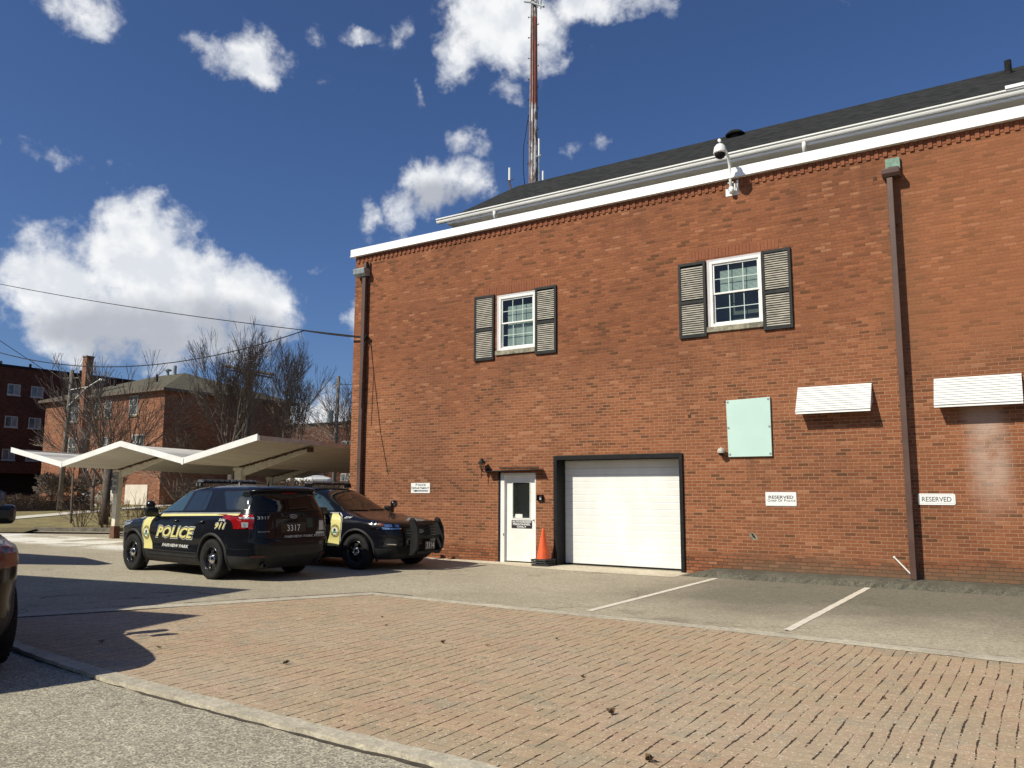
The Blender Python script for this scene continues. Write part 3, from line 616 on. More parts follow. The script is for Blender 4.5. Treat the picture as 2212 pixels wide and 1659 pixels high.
# personnel door
F = MB(); F.box(-11.02, -10.975, -.02, .12, 0, 2.13); fr = F.build('door_frame', m_black, B)
F = MB(); F.box(-10.973, -10.86, .0, .135, 0, 2.10); F.box(-10.86, -9.99, .0, .135, 2.05, 2.10); F.box(-10.005, -9.975, -.004, .135, 0, 2.05)
F.build('jamb', m_white, fr, bevel=.004)
gx0, gx1, gz0, gz1 = -10.66, -10.18, 1.04, 1.87; dx0, dx1, dz0, dz1 = -10.86, -10.005, .035, 2.048; y0, y1 = .07, .115
D_ = MB(); D_.box(dx0, gx0, y0, y1, dz0, dz1); D_.box(gx1, dx1, y0, y1, dz0, dz1); D_.box(gx0, gx1, y0, y1, dz0, gz0); D_.box(gx0, gx1, y0, y1, gz1, dz1)
m_door = mat('white_door_paint', (.78, .77, .73), (.72, .70, .64), 2.5, .45)
dr = D_.build('door', m_door, B)
G = MB(); e = .02
G.box(gx0 - e, gx0, y0 - .012, y0 + .001, gz0 - e, gz1 + e); G.box(gx1, gx1 + e, y0 - .012, y0 + .001, gz0 - e, gz1 + e); G.box(gx0, gx1, y0 - .012, y0 + .001, gz1, gz1 + e); G.box(gx0, gx1, y0 - .012, y0 + .001, gz0 - e, gz0)
G.build('glazing_bead', m_door, dr)
G = MB(); G.quad((gx0, .088, gz0), (gx1, .088, gz0), (gx1, .088, gz1), (gx0, .088, gz1)); G.build('pane', m_glass, dr)
G = MB(); G.box(gx0 - .1, gx1 + .1, .5, .52, gz0 - .2, gz1 + .2); G.build('dark_room', m_dark, dr)
G = MB(); s_ = .045                                                     # diamond mesh behind the glass
n = int((gz1 - gz0) / .026)
for i in range(-20, n + 20):
    for sg in (1, -1):
        za = gz0 + i * .05; p = []
        zb = za + sg * (gx1 - gx0) * 1.5
        x_a, x_b = gx0, gx1
        def clip(xa, za, xb, zb):
            tt = [0., 1.]
            for lim, s2 in ((gz0, 1), (gz1, -1)):
                fa, fb = s2 * (za - lim), s2 * (zb - lim)
                if fa < 0 and fb < 0: return None
                if fa * fb < 0:
                    u = fa / (fa - fb)
                    if fa < 0: tt[0] = max(tt[0], u)
                    else: tt[1] = min(tt[1], u)
            if tt[1] <= tt[0]: return None
            return [(xa + (xb - xa) * q, za + (zb - za) * q) for q in tt]
        c_ = clip(x_a, za, x_b, zb)
        if c_: G.tube([(c_[0][0], .098, c_[0][1]), (c_[1][0], .098, c_[1][1])], .0022, 4, False)
G.build('wire_mesh', mat('wire', (.22, .22, .21), None, 3, .4, metal=.6), dr)
G = MB(); G.lathe([(0, -.075), (.022, -.07), (.027, -.05), (.02, -.03), (.012, -.02), (.03, -.008), (.03, 0)], (-10.06, y0, 1.0), 'y', 16); G.build('handle', m_alu, dr, smooth=True)
G = MB(); G.tube([(-10.872, .0, 0.62), (-10.872, .0, .67)], .012, 8); G.build('hinge', m_black, dr)
G = MB(); G.box(-10.60, -10.40, .0855, .087, 1.045, 1.13); G.build('paper_notice', mat('paper', (.75, .74, .68), None, 9, .8), dr)
# drip canopy over the door
G = MB(); G.prism([(-11.30, 2.125), (-11.2, 2.15), (-9.78, 2.175), (-9.74, 2.15), (-9.78, 2.155), (-11.2, 2.13)], 'y', -.22, .0)
fixn(G.build('door_canopy', m_black, B))
G = MB(); G.box(-11.0, -9.9, -.012, .003, 2.20, 2.245); G.build('rusty_lintel', m_rust, B)
G = MB(); G.box(-9.45, -6.4, -.02, .003, 2.475, 2.487); G.build('rusty_lintel', m_rust, B)

# ribbed white awnings
for x0 in (-3.93, -1.54):
    mb = MB(); zt, zb, dp, n = 3.70, 3.19, .29, 11
    wd = 1.345
    pts = []
    for i in range(n):
        f0, f1 = i / n, (i + 1) / n
        pts += [(-.012 - dp * f0 - .008, zt - (zt - zb) * f0), (-.012 - dp * f1 - .014, zt - (zt - zb) * f1 + .012), (-.012 - dp * f1 + .006, zt - (zt - zb) * f1 + .002)]
    pts += [(-.012 - dp, zb - .035), (-.012 - dp + .01, zb - .035)]
    back = [(p[0] + .014, p[1] - .010) for p in pts[:-2]][::-1]
    mb.prism(pts + back, 'x', x0, x0 + wd)
    for xx in (x0, x0 + wd - .012):
        mb.prism([(0, zt), (-.01, zt), (-.012 - dp, zb + .0), (-.012 - dp, zb - .03), (0, zb + .16)], 'x', xx + .001, xx + .011)
    aw = fixn(mb.build('awning', m_white, B))
    MB().box(x0 + .12, x0 + wd - .12, -.01, .004, 3.18, 3.60).build('vent_grille', m_black, aw)

# downspouts
def downspout(x, zb, zt, wd, dp, off=.03):
    o = MB().box(x - wd / 2, x + wd / 2, -dp - off, -off, zb, zt).build('downspout', m_brown, B, bevel=.01)
    for z in (zb + .9, (zb + zt) / 2, zt - .9): MB().box(x - wd / 2 - .03, x + wd / 2 + .03, -off, -.004, z, z + .03).build('bracket', m_brown, o)
    return o
d1 = downspout(-15.50, .05, 7.62, .125, .11)
h = MB(); h.prism([(-.02, 7.60), (-.16, 7.60), (-.25, 7.66), (-.27, 7.80), (-.24, 7.815), (-.02, 7.815)], 'x', -15.80, -15.38); fixn(h.build('conductor_head', m_galv, d1, bevel=.008))
h = MB(); h.box(-15.62, -15.36, -.05, .0, 7.80, 7.99); h.build('scupper', m_brown, d1)
h = MB(); h.box(-15.435, -15.415, -.15, -.02, 7.815, 7.99); h.build('scupper', m_brown, d1)
d2 = downspout(-2.045, .13, 7.55, .105, .09, .12)
h = MB(); h.prism([(-.02, 7.56), (-.22, 7.56), (-.27, 7.62), (-.28, 7.715), (-.02, 7.715)], 'x', -2.17, -1.86); fixn(h.build('conductor_head', m_brown, d2, bevel=.012))
h = MB(); h.box(-2.12, -1.87, -.07, -.004, 7.80, 7.97); h.box(-2.12, -2.085, -.07, -.004, 7.72, 7.80); h.box(-1.905, -1.87, -.07, -.004, 7.72, 7.80); h.build('scupper', m_copper, d2)
MB().box(-2.085, -1.905, -.02, -.004, 7.72, 7.80).build('scupper_opening', m_black, d2)
# white plastic pipe stub leaning by the downspout
h = MB(); h.tube([(-2.36, -.05, .50), (-2.10, -.05, .21)], .014, 10); h.tube([(-2.375, -.05, .515), (-2.35, -.05, .49)], .02, 10); h.build('white_pipe_stub', m_vinyl, B)
# broken hole in the brick
h = MB(); h.prism([(-4.99, .86), (-4.93, .87), (-4.84, .80), (-4.83, .73), (-4.90, .72), (-5.0, .78)], 'y', -.004, -.001); o = h.build('mortar_patch', m_sill, B)
h = MB(); h.prism([(-4.955, .85), (-4.925, .85), (-4.87, .76), (-4.86, .735), (-4.885, .74), (-4.93, .79)], 'y', -.007, -.0045); h.build('hole', m_black, o)
for (x, z) in ((-6.18, 3.25), (-2.33, 7.66)): MB().box(x - .03, x + .03, -.012, .002, z - .03, z + .03).build('wall_plug', m_rust, B)

# upper storey with gable roof behind the parapet
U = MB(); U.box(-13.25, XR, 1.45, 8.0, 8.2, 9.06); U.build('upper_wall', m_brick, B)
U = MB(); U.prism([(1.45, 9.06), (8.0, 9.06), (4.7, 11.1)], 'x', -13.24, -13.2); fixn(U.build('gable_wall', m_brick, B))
U = MB(); U.prism([(1.02, 9.215), (4.72, 11.40), (8.5, 9.215), (8.5, 9.14), (4.72, 11.30), (1.02, 9.14)], 'x', -13.55, XR + .3)
roof = fixn(U.build('roof', m_shing, B))
U = MB(); U.box(-13.5, XR, 1.06, 1.45, 9.05, 9.10); U.box(-13.22, XR, 1.41, 1.448, 8.45, 9.05); U.build('soffit', m_soffit, B)
MB().box(-13.5, XR, 1.005, 1.055, 9.055, 9.2).build('fascia_board', m_cap, B)
U = MB(); U.prism([(1.02, 9.11), (.94, 9.11), (.925, 9.13), (.915, 9.16), (.915, 9.19), (.885, 9.205), (.885, 9.235), (.905, 9.235), (.905, 9.215), (1.0, 9.215), (1.02, 9.235)], 'x', -13.80, XR)
fixn(U.build('gutter', m_gut, B))
for x in (-11.86, -3.82):
    U = MB(); U.tube([(x, .97, 9.12), (x, .97, 9.0), (x, 1.06, 8.9), (x, 1.3, 8.82)], [.045, .045, .045, .045], 10); U.build('gutter_outlet', m_gut, B, smooth=True)
# roof fittings: mushroom vent, pipe, splash guard
U = MB(); U.lathe([(.12, -.3), (.12, .05), (.25, .02), (.26, .05), (.19, .12), (.0, .14)], (-6.3, 4.25, 11.12), 'z', 20); U.build('roof_vent', m_shing, roof, smooth=False)
U = MB(); U.tube([(-0.03, 3.9, 10.8), (-0.03, 3.9, 11.22)], .07, 12); U.build('vent_pipe', m_shing, roof)
U = MB(); U.box(-.10, .9, .86, 1.0, 9.238, 9.30); U.build('splash_guard', m_cap, roof)
# ================================================================ lettering
FONT = None
def text_mesh(s, size, bold=0., shear=0., space=1.0, ext=0., align='CENTER', res=4):
    c = bpy.data.curves.new('t', 'FONT'); c.body = s; c.size = size; c.offset = bold; c.shear = shear; c.space_character = space
    c.extrude = ext; c.align_x = align; c.align_y = 'CENTER'; c.resolution_u = res
    o = bpy.data.objects.new('t', c); COL.objects.link(o)
    bpy.context.view_layer.update()
    me = bpy.data.meshes.new_from_object(o.evaluated_get(bpy.context.evaluated_depsgraph_get()))
    bpy.data.objects.remove(o); bpy.data.curves.remove(c); return me
def text_on_wall(name, lines, y, m_, parent):
    """lines: (string, centre x, centre z, cap height, width or None, bold)"""
    mb = MB()
    for ln in lines:
        s, cx, cz, h, wd, bold = ln[:6]
        me = text_mesh(s, 1, bold, ln[6] if len(ln) > 6 else 0)
        vs = [v.co for v in me.vertices]; x0 = min(v.x for v in vs); x1 = max(v.x for v in vs); z0 = min(v.y for v in vs); z1 = max(v.y for v in vs)
        sx = (wd / (x1 - x0)) if wd else h / (z1 - z0); sz = h / (z1 - z0); b = len(mb.v)
        mb.v += [(cx + (v.x - (x0 + x1) / 2) * sx, y, cz + (v.y - (z0 + z1) / 2) * sz) for v in vs]
        for p in me.polygons: mb.face([b + i for i in p.vertices])
        bpy.data.meshes.remove(me)
    return mb.build(name, m_, parent)
m_signw = mat('sign_white', (.80, .80, .78), (.76, .76, .74), 3, .35)
m_ink = mat('sign_ink', (.015, .015, .018), None, 5, .5)
def rrect(x0, x1, z0, z1, r, n=5):
    P = []
    for cx, cz, a0 in ((x1 - r, z1 - r, 0), (x0 + r, z1 - r, 90), (x0 + r, z0 + r, 180), (x1 - r, z0 + r, 270)):
        for i in range(n + 1): a = R(a0 + 90 * i / n); P.append((cx + r * math.cos(a), cz + r * math.sin(a)))
    return P
def plate(name, x0, x1, z0, z1, r, y0, y1, m_, parent): return fixn(MB().prism(rrect(x0, x1, z0, z1, r), 'y', y0, y1).build(name, m_, parent))
def ring(name, x0, x1, z0, z1, r, t_, y, m_, parent):
    a = rrect(x0, x1, z0, z1, r); b_ = rrect(x0 + t_, x1 - t_, z0 + t_, z1 - t_, max(.002, r - t_)); mb = MB(); n = len(a)
    for i in range(n): j = (i + 1) % n; mb.quad((a[i][0], y, a[i][1]), (a[j][0], y, a[j][1]), (b_[j][0], y, b_[j][1]), (b_[i][0], y, b_[i][1]))
    return mb.build(name, m_, parent)

s = thing('direction_sign', (-13.44, 0, 1.61), 'white sign reading POLICE DEPARTMENT with a black arrow pointing left', 'sign')
plate('panel', -13.75, -13.13, 1.615, 1.87, .012, -.012, -.004, m_signw, s)
text_on_wall('lettering', [('P', -13.575, 1.823, .064, None, .02), ('OLICE', -13.40, 1.819, .052, .27, .018), ('D', -13.70, 1.741, .064, None, .02), ('EPARTMENT', -13.41, 1.737, .052, .51, .018)], -.0135, m_ink, s)
mb = MB(); mb.quad((-13.60, -.0135, 1.655), (-13.185, -.0135, 1.655), (-13.185, -.0135, 1.682), (-13.60, -.0135, 1.682)); mb.quad((-13.70, -.0135, 1.668), (-13.56, -.0135, 1.640), (-13.59, -.0135, 1.668), (-13.56, -.0135, 1.697)); mb.build('arrow', m_ink, s)

s = thing('reserved_sign', (-4.35, 0, 1.39), 'square-cornered white sign reading RESERVED Chief Of Police on the brick wall', 'sign')
plate('panel', -4.645, -4.05, 1.395, 1.665, .012, -.012, -.004, m_signw, s); ring('border', -4.635, -4.06, 1.405, 1.655, .008, .0025, -.0128, m_galvw, s)
text_on_wall('lettering', [('RESERVED', -4.345, 1.565, .062, .48, .02), ('C', -4.585, 1.500, .050, None, .014), ('HIEF', -4.493, 1.496, .036, .14, .012), ('O', -4.375, 1.500, .050, None, .014), ('F', -4.33, 1.496, .040, None, .012), ('P', -4.265, 1.500, .050, None, .014), ('OLICE', -4.155, 1.496, .036, .17, .012)], -.0135, m_ink, s)

s = thing('reserved_sign', (-1.62, 0, 1.45), 'rounded white sign with a thin border reading RESERVED, right of the brown downspout', 'sign')
plate('panel', -1.92, -1.325, 1.445, 1.645, .035, -.012, -.004, m_signw, s); ring('border', -1.90, -1.345, 1.465, 1.625, .02, .007, -.0128, m_galvw, s)
text_on_wall('lettering', [('RESERVED', -1.622, 1.545, .088, .47, .012)], -.0135, mat('faded_ink', (.10, .11, .11), None, 5, .5), s)

s = thing('door_sign', (-10.4, .06, .81), 'black rounded sign reading AUTHORIZED PERSONNEL ONLY on the white door', 'sign')
plate('panel', -10.69, -10.12, .800, .985, .02, .062, .0695, m_ink, s)
text_on_wall('lettering', [('AUTHORIZED', -10.405, .950, .046, .53, .022), ('PERSONNEL', -10.405, .893, .046, .49, .022), ('ONLY', -10.405, .836, .046, .27, .022)], .0605, m_signw, s)

s = thing('wall_board', (-4.9, 0, 2.37), 'pale mint green blank panel screwed to the brick wall', 'board')
m_mint = mat('mint_panel', (.48, .655, .59), (.44, .61, .55), .8, .5)
fixn(MB().prism([(-5.37, 3.525), (-4.475, 3.55), (-4.475, 2.37), (-5.35, 2.37)], 'y', -.05, -.004).build('panel', m_mint, s, bevel=.003))
mb = MB()
for x, z in ((-5.335, 3.49), (-4.51, 3.51), (-5.335, 2.96), (-4.505, 2.96), (-5.32, 2.42), (-4.505, 2.42)): mb.lathe([(0, -.058), (.022, -.057), (.026, -.050)], (x, 0, z), 'y', 10)
mb.build('screw', m_galv, s)

# lantern left of the door
s = thing('wall_lantern', (-11.5, 0, 2.1), 'black coach lantern on the brick wall left of the white door', 'lamp')
cx, cy = -11.41, -.16
mb = MB(); mb.lathe([(0, -.055), (.05, -.05), (.055, -.03), (.055, 0)], (cx + .08, 0, 2.16), 'y', 14); mb.tube([(cx + .08, -.04, 2.16), (cx + .05, -.12, 2.12), (cx, cy, 2.16)], .012, 8)
mb.lathe([(.003, -.22), (.012, -.17), (.010, -.08), (.02, -.02), (.035, 0)], (cx, cy, 2.20), 'z', 12); mb.build('bracket', m_black, s)
G = MB(); G.lathe([(.042, 0), (.068, .14)], (cx, cy, 2.20), 'z', 6); G.build('glass', glassmat('lantern_glass', (.75, .75, .7)), s)
mb = MB(); mb.lathe([(.0, 0), (.046, 0), (.046, .012), (.0, .012)], (cx, cy, 2.19), 'z', 6)
for k in range(6):
    a = 2 * math.pi * k / 6; mb.tube([(cx + .044 * math.cos(a), cy + .044 * math.sin(a), 2.20), (cx + .07 * math.cos(a), cy + .07 * math.sin(a), 2.34)], .005, 4)
mb.build('cage', m_black, s)
mb = MB(); mb.lathe([(.0, .0), (.115, .0), (.115, .008), (.045, .085), (.03, .09), (.03, .105), (.04, .108), (.0, .125)], (cx, cy, 2.335), 'z', 6); mb.build('roof_cap', m_black, s)

s = thing('keypad', (-9.82, 0, 1.42), 'small black keypad hood with white keys beside the white door', 'keypad')
mb = MB(); x0, x1, z0, z1 = -9.905, -9.765, 1.425, 1.585; mb.box(x0, x1, -.012, -.003, z0, z1); mb.box(x0, x0 + .012, -.085, -.012, z0 + .03, z1); mb.box(x1 - .012, x1, -.085, -.012, z0 + .03, z1); mb.box(x0 + .012, x1 - .012, -.085, -.012, z1 - .012, z1); mb.box(x0 + .012, x1 - .012, -.04, -.012, z0, z0 + .035)
mb.build('hood', m_black, s)
mb = MB()
for i in range(3):
    for j in range(4): mb.box(x0 + .03 + i * .03, x0 + .052 + i * .03, -.024, -.014, 1.475 + j * .021, 1.491 + j * .021)
mb.build('key', m_white, s)

# dome cameras
s = thing('dome_camera', (-5.46, 0, 2.45), 'small weathered dome camera beside the mint panel', 'security camera')
m_beige = mat('weathered_beige', (.50, .46, .38), (.36, .32, .26), 14, .6)
mb = MB(); mb.lathe([(.0, .075), (.02, .072), (.024, .05), (.06, .042), (.078, .0), (.078, -.045), (.06, -.055)], (-5.48, -.11, 2.50), 'z', 20); mb.tube([(-5.48, -.09, 2.52), (-5.48, .0, 2.52)], .035, 12); mb.build('housing', m_beige, s, smooth=False)
mb = MB(); mb.lathe([(.058, -.05), (.055, -.075), (.035, -.10), (0, -.108)], (-5.48, -.11, 2.50), 'z', 18); mb.build('dome', m_black, s, smooth=True)

s = thing('dome_camera', (-5.1, 0, 7.9), 'white dome camera on a curved arm reaching above the coping', 'security camera')
mb = MB(); mb.box(-5.245, -4.965, -.012, -.003, 7.875, 8.20); mb.build('base_plate', m_white, s, bevel=.003)
for z in (7.98, 8.12): MB().box(-5.17, -5.05, -.09, -.012, z, z + .03).build('clamp', m_galv, s)
mb = MB(); mb.tube([(-5.09, -.085, 7.90), (-5.10, -.085, 8.03)], .05, 12); mb.tube([(-5.11, -.085, 7.93), (-5.11, -.085, 8.30), (-5.11, -.10, 8.48), (-5.11, -.17, 8.64), (-5.12, -.32, 8.76), (-5.13, -.50, 8.79), (-5.14, -.62, 8.78)], .032, 12); mb.build('arm', m_white, s, smooth=True)
MB().tube([(-5.02, -.07, 7.95), (-5.02, -.09, 8.1)], .02, 8).build('fitting', m_white, s); mb = MB(); mb.tube([(-5.14, -.62, 8.80), (-5.14, -.62, 8.88)], .012, 8); mb.tube([(-5.14, -.66, 8.87), (-5.14, -.60, 8.87)], .032, 14); mb.build('sensor', m_white, s)
c0 = (-5.14, -.62, 8.66)
mb = MB(); mb.lathe([(0, .13), (.07, .125), (.115, .07), (.135, -.03), (.14, -.05), (.13, -.07), (.11, -.075)], c0, 'z', 28); mb.build('housing', m_white, s, smooth=True)
mb = MB(); mb.lathe([(.115, -.07), (.112, -.10), (.085, -.15), (.04, -.178), (0, -.183)], c0, 'z', 24); mb.build('dome', m_black, s, smooth=True)

# stacked cones beside the garage
s = thing('traffic_cone', (-9.60, -.30, 0), 'orange traffic cone on stacked black bases between the door and the garage', 'traffic cone')
m_or = mat('cone_orange', (.72, .105, .018), (.62, .085, .02), 5, .55)
m_rub = mat('black_rubber', (.02, .02, .02), (.035, .033, .03), 10, .85)
rr = random.Random(6)
for k in range(3):
    a = R(rr.uniform(-7, 7)); z = .005 + k * .052; mb = MB(); q = .205
    MT = Matrix.Translation((-9.60 + rr.uniform(-.012, .012), -.30, z)) @ Matrix.Rotation(a, 4, 'Z')
    mb.box(-q, q, -q, q, .012, .044, MT)
    for sx in (-1, 1):
        for sy in (-1, 1): mb.box(sx * q - .06 * (sx > 0), sx * q + .06 * (sx < 0), sy * q - .06 * (sy > 0), sy * q + .06 * (sy < 0), 0, .0119, MT)
    mb.build('base', m_rub, s, bevel=.008)
mb = MB(); mb.lathe([(.152, .0), (.148, .02), (.03, .635), (.03, .66), (.018, .672), (.0, .672)], (-9.60, -.30, .158), 'z', 32); mb.build('cone', m_or, s, smooth=True)

# leaves blown over the pavers
m_leaf = mat('dead_leaf', (.075, .045, .022), (.12, .075, .035), 30, .9)
LV = [(-6.19,-10.81,.10),(-5.61,-9.12,.09),(-5.11,-8.98,.07),(-3.57,-9.73,.08),(-2.81,-10.69,.13),(-8.69,-11.17,.10),(-2.14,-11.53,.13),(-4.70,-8.21,.06),(-7.9,-11.0,.07),(-6.9,-8.6,.06),(-7.4,-8.1,.05),(-1.2,-9.05,.06),(-2.7,-6.2,.05)]
LLAB = ['dark curled dead leaf in the sun near the shadow edge of the pavers', 'upright dead leaf on the middle of the brick pavers', 'small dead leaf just right of the upright one on the pavers', 'flat dark leaf in front of the right parking line on the pavers', 'large grey curled leaf lying in the middle foreground of the pavers', 'twisted leaf in the shade of the pavers at left', 'brown leaf at the bottom edge of the photo', 'small green-brown leaf below the garage on the pavers', 'tiny leaf beside the twisted one in the paver shade', 'tiny leaf on the far left part of the sunny pavers', 'speck-like leaf near the far corner of the pavers', 'small dark leaf on the pavers at far right', 'tiny leaf on the kerb strip near the right parking line']
for i, (x, y, sz) in enumerate(LV):
    rr = random.Random(i + 40); mb = MB(); a0 = rr.uniform(0, 6.28); n = 9
    ctr = (x, y, .012 + sz * .06); P = []
    for k in range(n):
        a = a0 + 2 * math.pi * k / n; r_ = sz * .42 * (.55 + .55 * (k % 2)) * rr.uniform(.7, 1.15)
        P.append((x + r_ * math.cos(a) * .7, y + r_ * math.sin(a), .012 + abs(math.sin(a * 1.3 + i)) * sz * .34))
    for k in range(n): mb.quad(ctr, P[k], P[(k + 1) % n])
    mb.tube([ctr, (x + sz * .5 * math.cos(a0), y + sz * .5 * math.sin(a0), .02 + sz * .1)], .003, 4)
    o = mb.build('fallen_leaf', m_leaf); tag(o, LLAB[i], 'leaf', 'dead leaves on the paving')

# radio mast behind the roof
s = thing('radio_mast', (-17.0, 11.3, 0), 'tall wooden mast painted faded red over peeling white, with step pegs and a crossarm', 'radio mast')
def mastmat():
    m_ = bpy.data.materials.new('peeling_mast_paint'); m_.use_nodes = True; t = NT(m_.node_tree); b = t.n['Principled BSDF']
    P = t.new('ShaderNodeTexCoord').outputs['Object']; sp_ = t.new('ShaderNodeSeparateXYZ'); t.l.new(P, sp_.inputs[0])
    n = t.noise(t.scale(P, 1, 1, .12), 7, 5, .65)
    red = t.mix(t.sstep(n, .40, .60), (.21, .045, .026), (.10, .038, .028)); wh = t.mix(t.sstep(t.noise(t.scale(P, 1, 1, .3), 6, 5, .7), .42, .52), (.50, .50, .50), (.13, .09, .07))
    c = t.mix(t.sstep(t.m('ADD', sp_.outputs[2], t.m('MULTIPLY', t.noise(P, 3, 3), .6)), 17.9, 18.3), wh, red)
    c = t.mix(t.sstep(sp_.outputs[2], 21.75, 21.85), c, wh)
    t.l.new(c, b.inputs['Base Color']); b.inputs['Roughness'].default_value = .8; return m_
mx, my = -17.0, 11.35
MB().tube([(mx, my, 0), (mx + .02, my, 12), (mx + .06, my, 23.2)], [.19, .175, .115], 16).build('pole', mastmat(), s, smooth=True)
z = 13.4; k = 0
while z < 22.6:
    mb = MB(); a = 1 if k % 2 else -1; px = mx + .02 + (z - 12) * .0036; mb.tube([(px + a * .10, my - .05, z), (px + a * .27, my - .08, z + .015)], .014, 6); mb.tube([(px + a * .255, my - .08, z - .03), (px + a * .255, my - .08, z + .05)], .012, 5); mb.build('step_peg', m_black, s); z += .47; k += 1

mb = MB()
m_cdt = mat('old_conduit', (.22, .12, .09), (.3, .28, .26), 5, .6)
for dx in (-.13, -.10, .04): MB().tube([(mx + dx, my - .17, 10), (mx + dx + .03, my - .17, 16), (mx + dx * .5 + .05, my - .14, 23)], .016, 6).build('conduit', m_cdt, s)
mb = MB(); mb.tube([(mx - .14, my - .2, 12.8), (mx - .34, my - .25, 15), (mx - .33, my - .25, 16), (mx - .12, my - .18, 17.4)], .016, 6); mb.build('cable', m_black, s, smooth=True)
mb = MB(); mb.tube([(mx + .0, my - .15, 22.45), (mx + .85, my - .55, 21.75)], .045, 6); mb.tube([(mx - .5, my + .1, 22.8), (mx + .2, my - .2, 22.35)], .045, 6)
for f in (.5, .75): mb.tube([(mx + .85 * f, my - .15 - .4 * f, 22.45 - .7 * f - .12), (mx + .85 * f + .02, my - .15 - .4 * f, 22.45 - .7 * f + .55)], .03, 8)
mb.build('crossarm', m_galv, s)
def antenna(label, x, z0, z1, r, arm=None, base=11.0):
    s = thing('antenna', (x, my - .1, z0 - .5), label, 'antenna')
    mb = MB(); mb.tube([(x, my - .1, z0), (x, my - .1, z1)], r, 10); mb.build('radome', m_white, s)
    mb = MB()
    if arm: mb.tube([(x, my - .1, z0 + .05), (x, my - .1, z0 - .25)], .03, 6); mb.tube([(x + .02, my - .1, z0 - .15), (x + arm, my - .6, z0 - .75), (x + arm * 2.0, my - 1.1, z0 - 1.4)], .035, 6); mb.tube([(x - .12, my - .1, z0 + .02), (x + .18, my - .1, z0 + .02)], .02, 6)
    else: mb.tube([(x, my - .1, z0), (x, my - .1, 10.4)], max(.02, r * .6), 8); mb.tube([(x - .14, my - .1, z0), (x + .12, my - .1, z0)], .03, 6)
    mb.build('mount', m_galv if not arm else m_rust, s); return s
antenna('white stick antenna on an angled rusty arm left of the mast', -18.12, 14.75, 15.3, .055, .42)
antenna('tall thin white antenna standing just right of the mast', -16.66, 15.5, 16.25, .04)
antenna('short whip antenna at the roof edge, rightmost by the mast', -16.47, 14.35, 14.8, .045)
# ================================================================ police utility vehicle
# local axes: x forward from the rear axle, y left, z up
def interp(tab, v):
    if v <= tab[0][0]: return tab[0][1]
    for (a, b), (c, d) in zip(tab, tab[1:]):
        if v <= c:
            f = (v - a) / (c - a); return b + (d - b) * f
    return tab[-1][1]
XF = [(.22,3.72),(.32,3.84),(.42,3.90),(.55,3.93),(.72,3.93),(.84,3.91),(.92,3.89),(.97,3.85),(1.01,3.76),(1.04,3.60),(1.07,3.36),(1.10,3.10),(1.13,2.86),(1.16,2.66),(1.19,2.52),(1.24,2.40),(1.3,2.27),(1.45,1.97),(1.6,1.66),(1.67,1.50),(1.71,1.33),(1.745,1.05),(1.77,.75),(1.785,.5)]
XRR = [(.22,-.95),(.32,-1.08),(.45,-1.19),(.60,-1.22),(.72,-1.22),(.76,-1.17),(.95,-1.15),(1.15,-1.12),(1.25,-1.085),(1.4,-1.00),(1.55,-.92),(1.60,-.93),(1.65,-1.03),(1.69,-1.05),(1.715,-1.01),(1.735,-.88),(1.755,-.55),(1.775,-.1),(1.785,.4)]
WD = [(.22,.86),(.27,.93),(.36,.975),(.46,.99),(.6,1.0),(.75,1.015),(.92,1.012),(1.04,1.0),(1.12,.985),(1.17,.965),(1.205,.94),(1.25,.918),(1.35,.882),(1.45,.845),(1.55,.806),(1.62,.785),(1.66,.768),(1.69,.735),(1.715,.69),(1.74,.61),(1.765,.46),(1.785,.14)]
def smooth_tab(tab, z, e=.018): return (interp(tab, z - e) + 2 * interp(tab, z) + interp(tab, z + e)) / 4
def suv_body_mesh():
    zs = []; z = .22
    while z < .9: zs.append(z); z += .03
    while z < 1.26: zs.append(z); z += .009
    while z < 1.62: zs.append(z); z += .025
    while z < 1.784: zs.append(z); z += .008
    zs.append(1.785); N = 120; v = []; f = []
    for z in zs:
        xf, xr, w_ = smooth_tab(XF, z), smooth_tab(XRR, z), smooth_tab(WD, z)
        xc = (xf + xr) / 2; a = (xf - xr) / 2
        nf = 5.2 if z < 1.0 else (4.6 if z < 1.2 else 4.2); nr = 7
        if z > 1.6: k = min(1, (z - 1.6) / .18); nf = nf + (2.6 - nf) * k; nr = nr + (4.5 - nr) * k
        for i in range(N):
            t_ = 2 * math.pi * i / N; c, s_ = math.cos(t_), math.sin(t_); n = nf if c > 0 else nr
            r_ = (abs(c) ** n + abs(s_) ** n) ** (-1 / n); cc, ss = c * r_, s_ * r_
            y = w_ * ss
            # shoulder crease and slightly tucked flanks
            if .5 < z < 1.15: y *= 1 - .012 * math.exp(-((z - .62) / .10) ** 2)
            v.append((xc + a * cc, y, z))
    M_ = len(zs)
    for j in range(M_ - 1):
        for i in range(N): f.append((j * N + i, j * N + (i + 1) % N, (j + 1) * N + (i + 1) % N, (j + 1) * N + i))
    f.append(tuple(range(N))[::-1]); f.append(tuple((M_ - 1) * N + i for i in range(N)))
    return v, f
BV, BF = suv_body_mesh(); BVH = BVHTree.FromPolygons([Vector(v) for v in BV], BF)

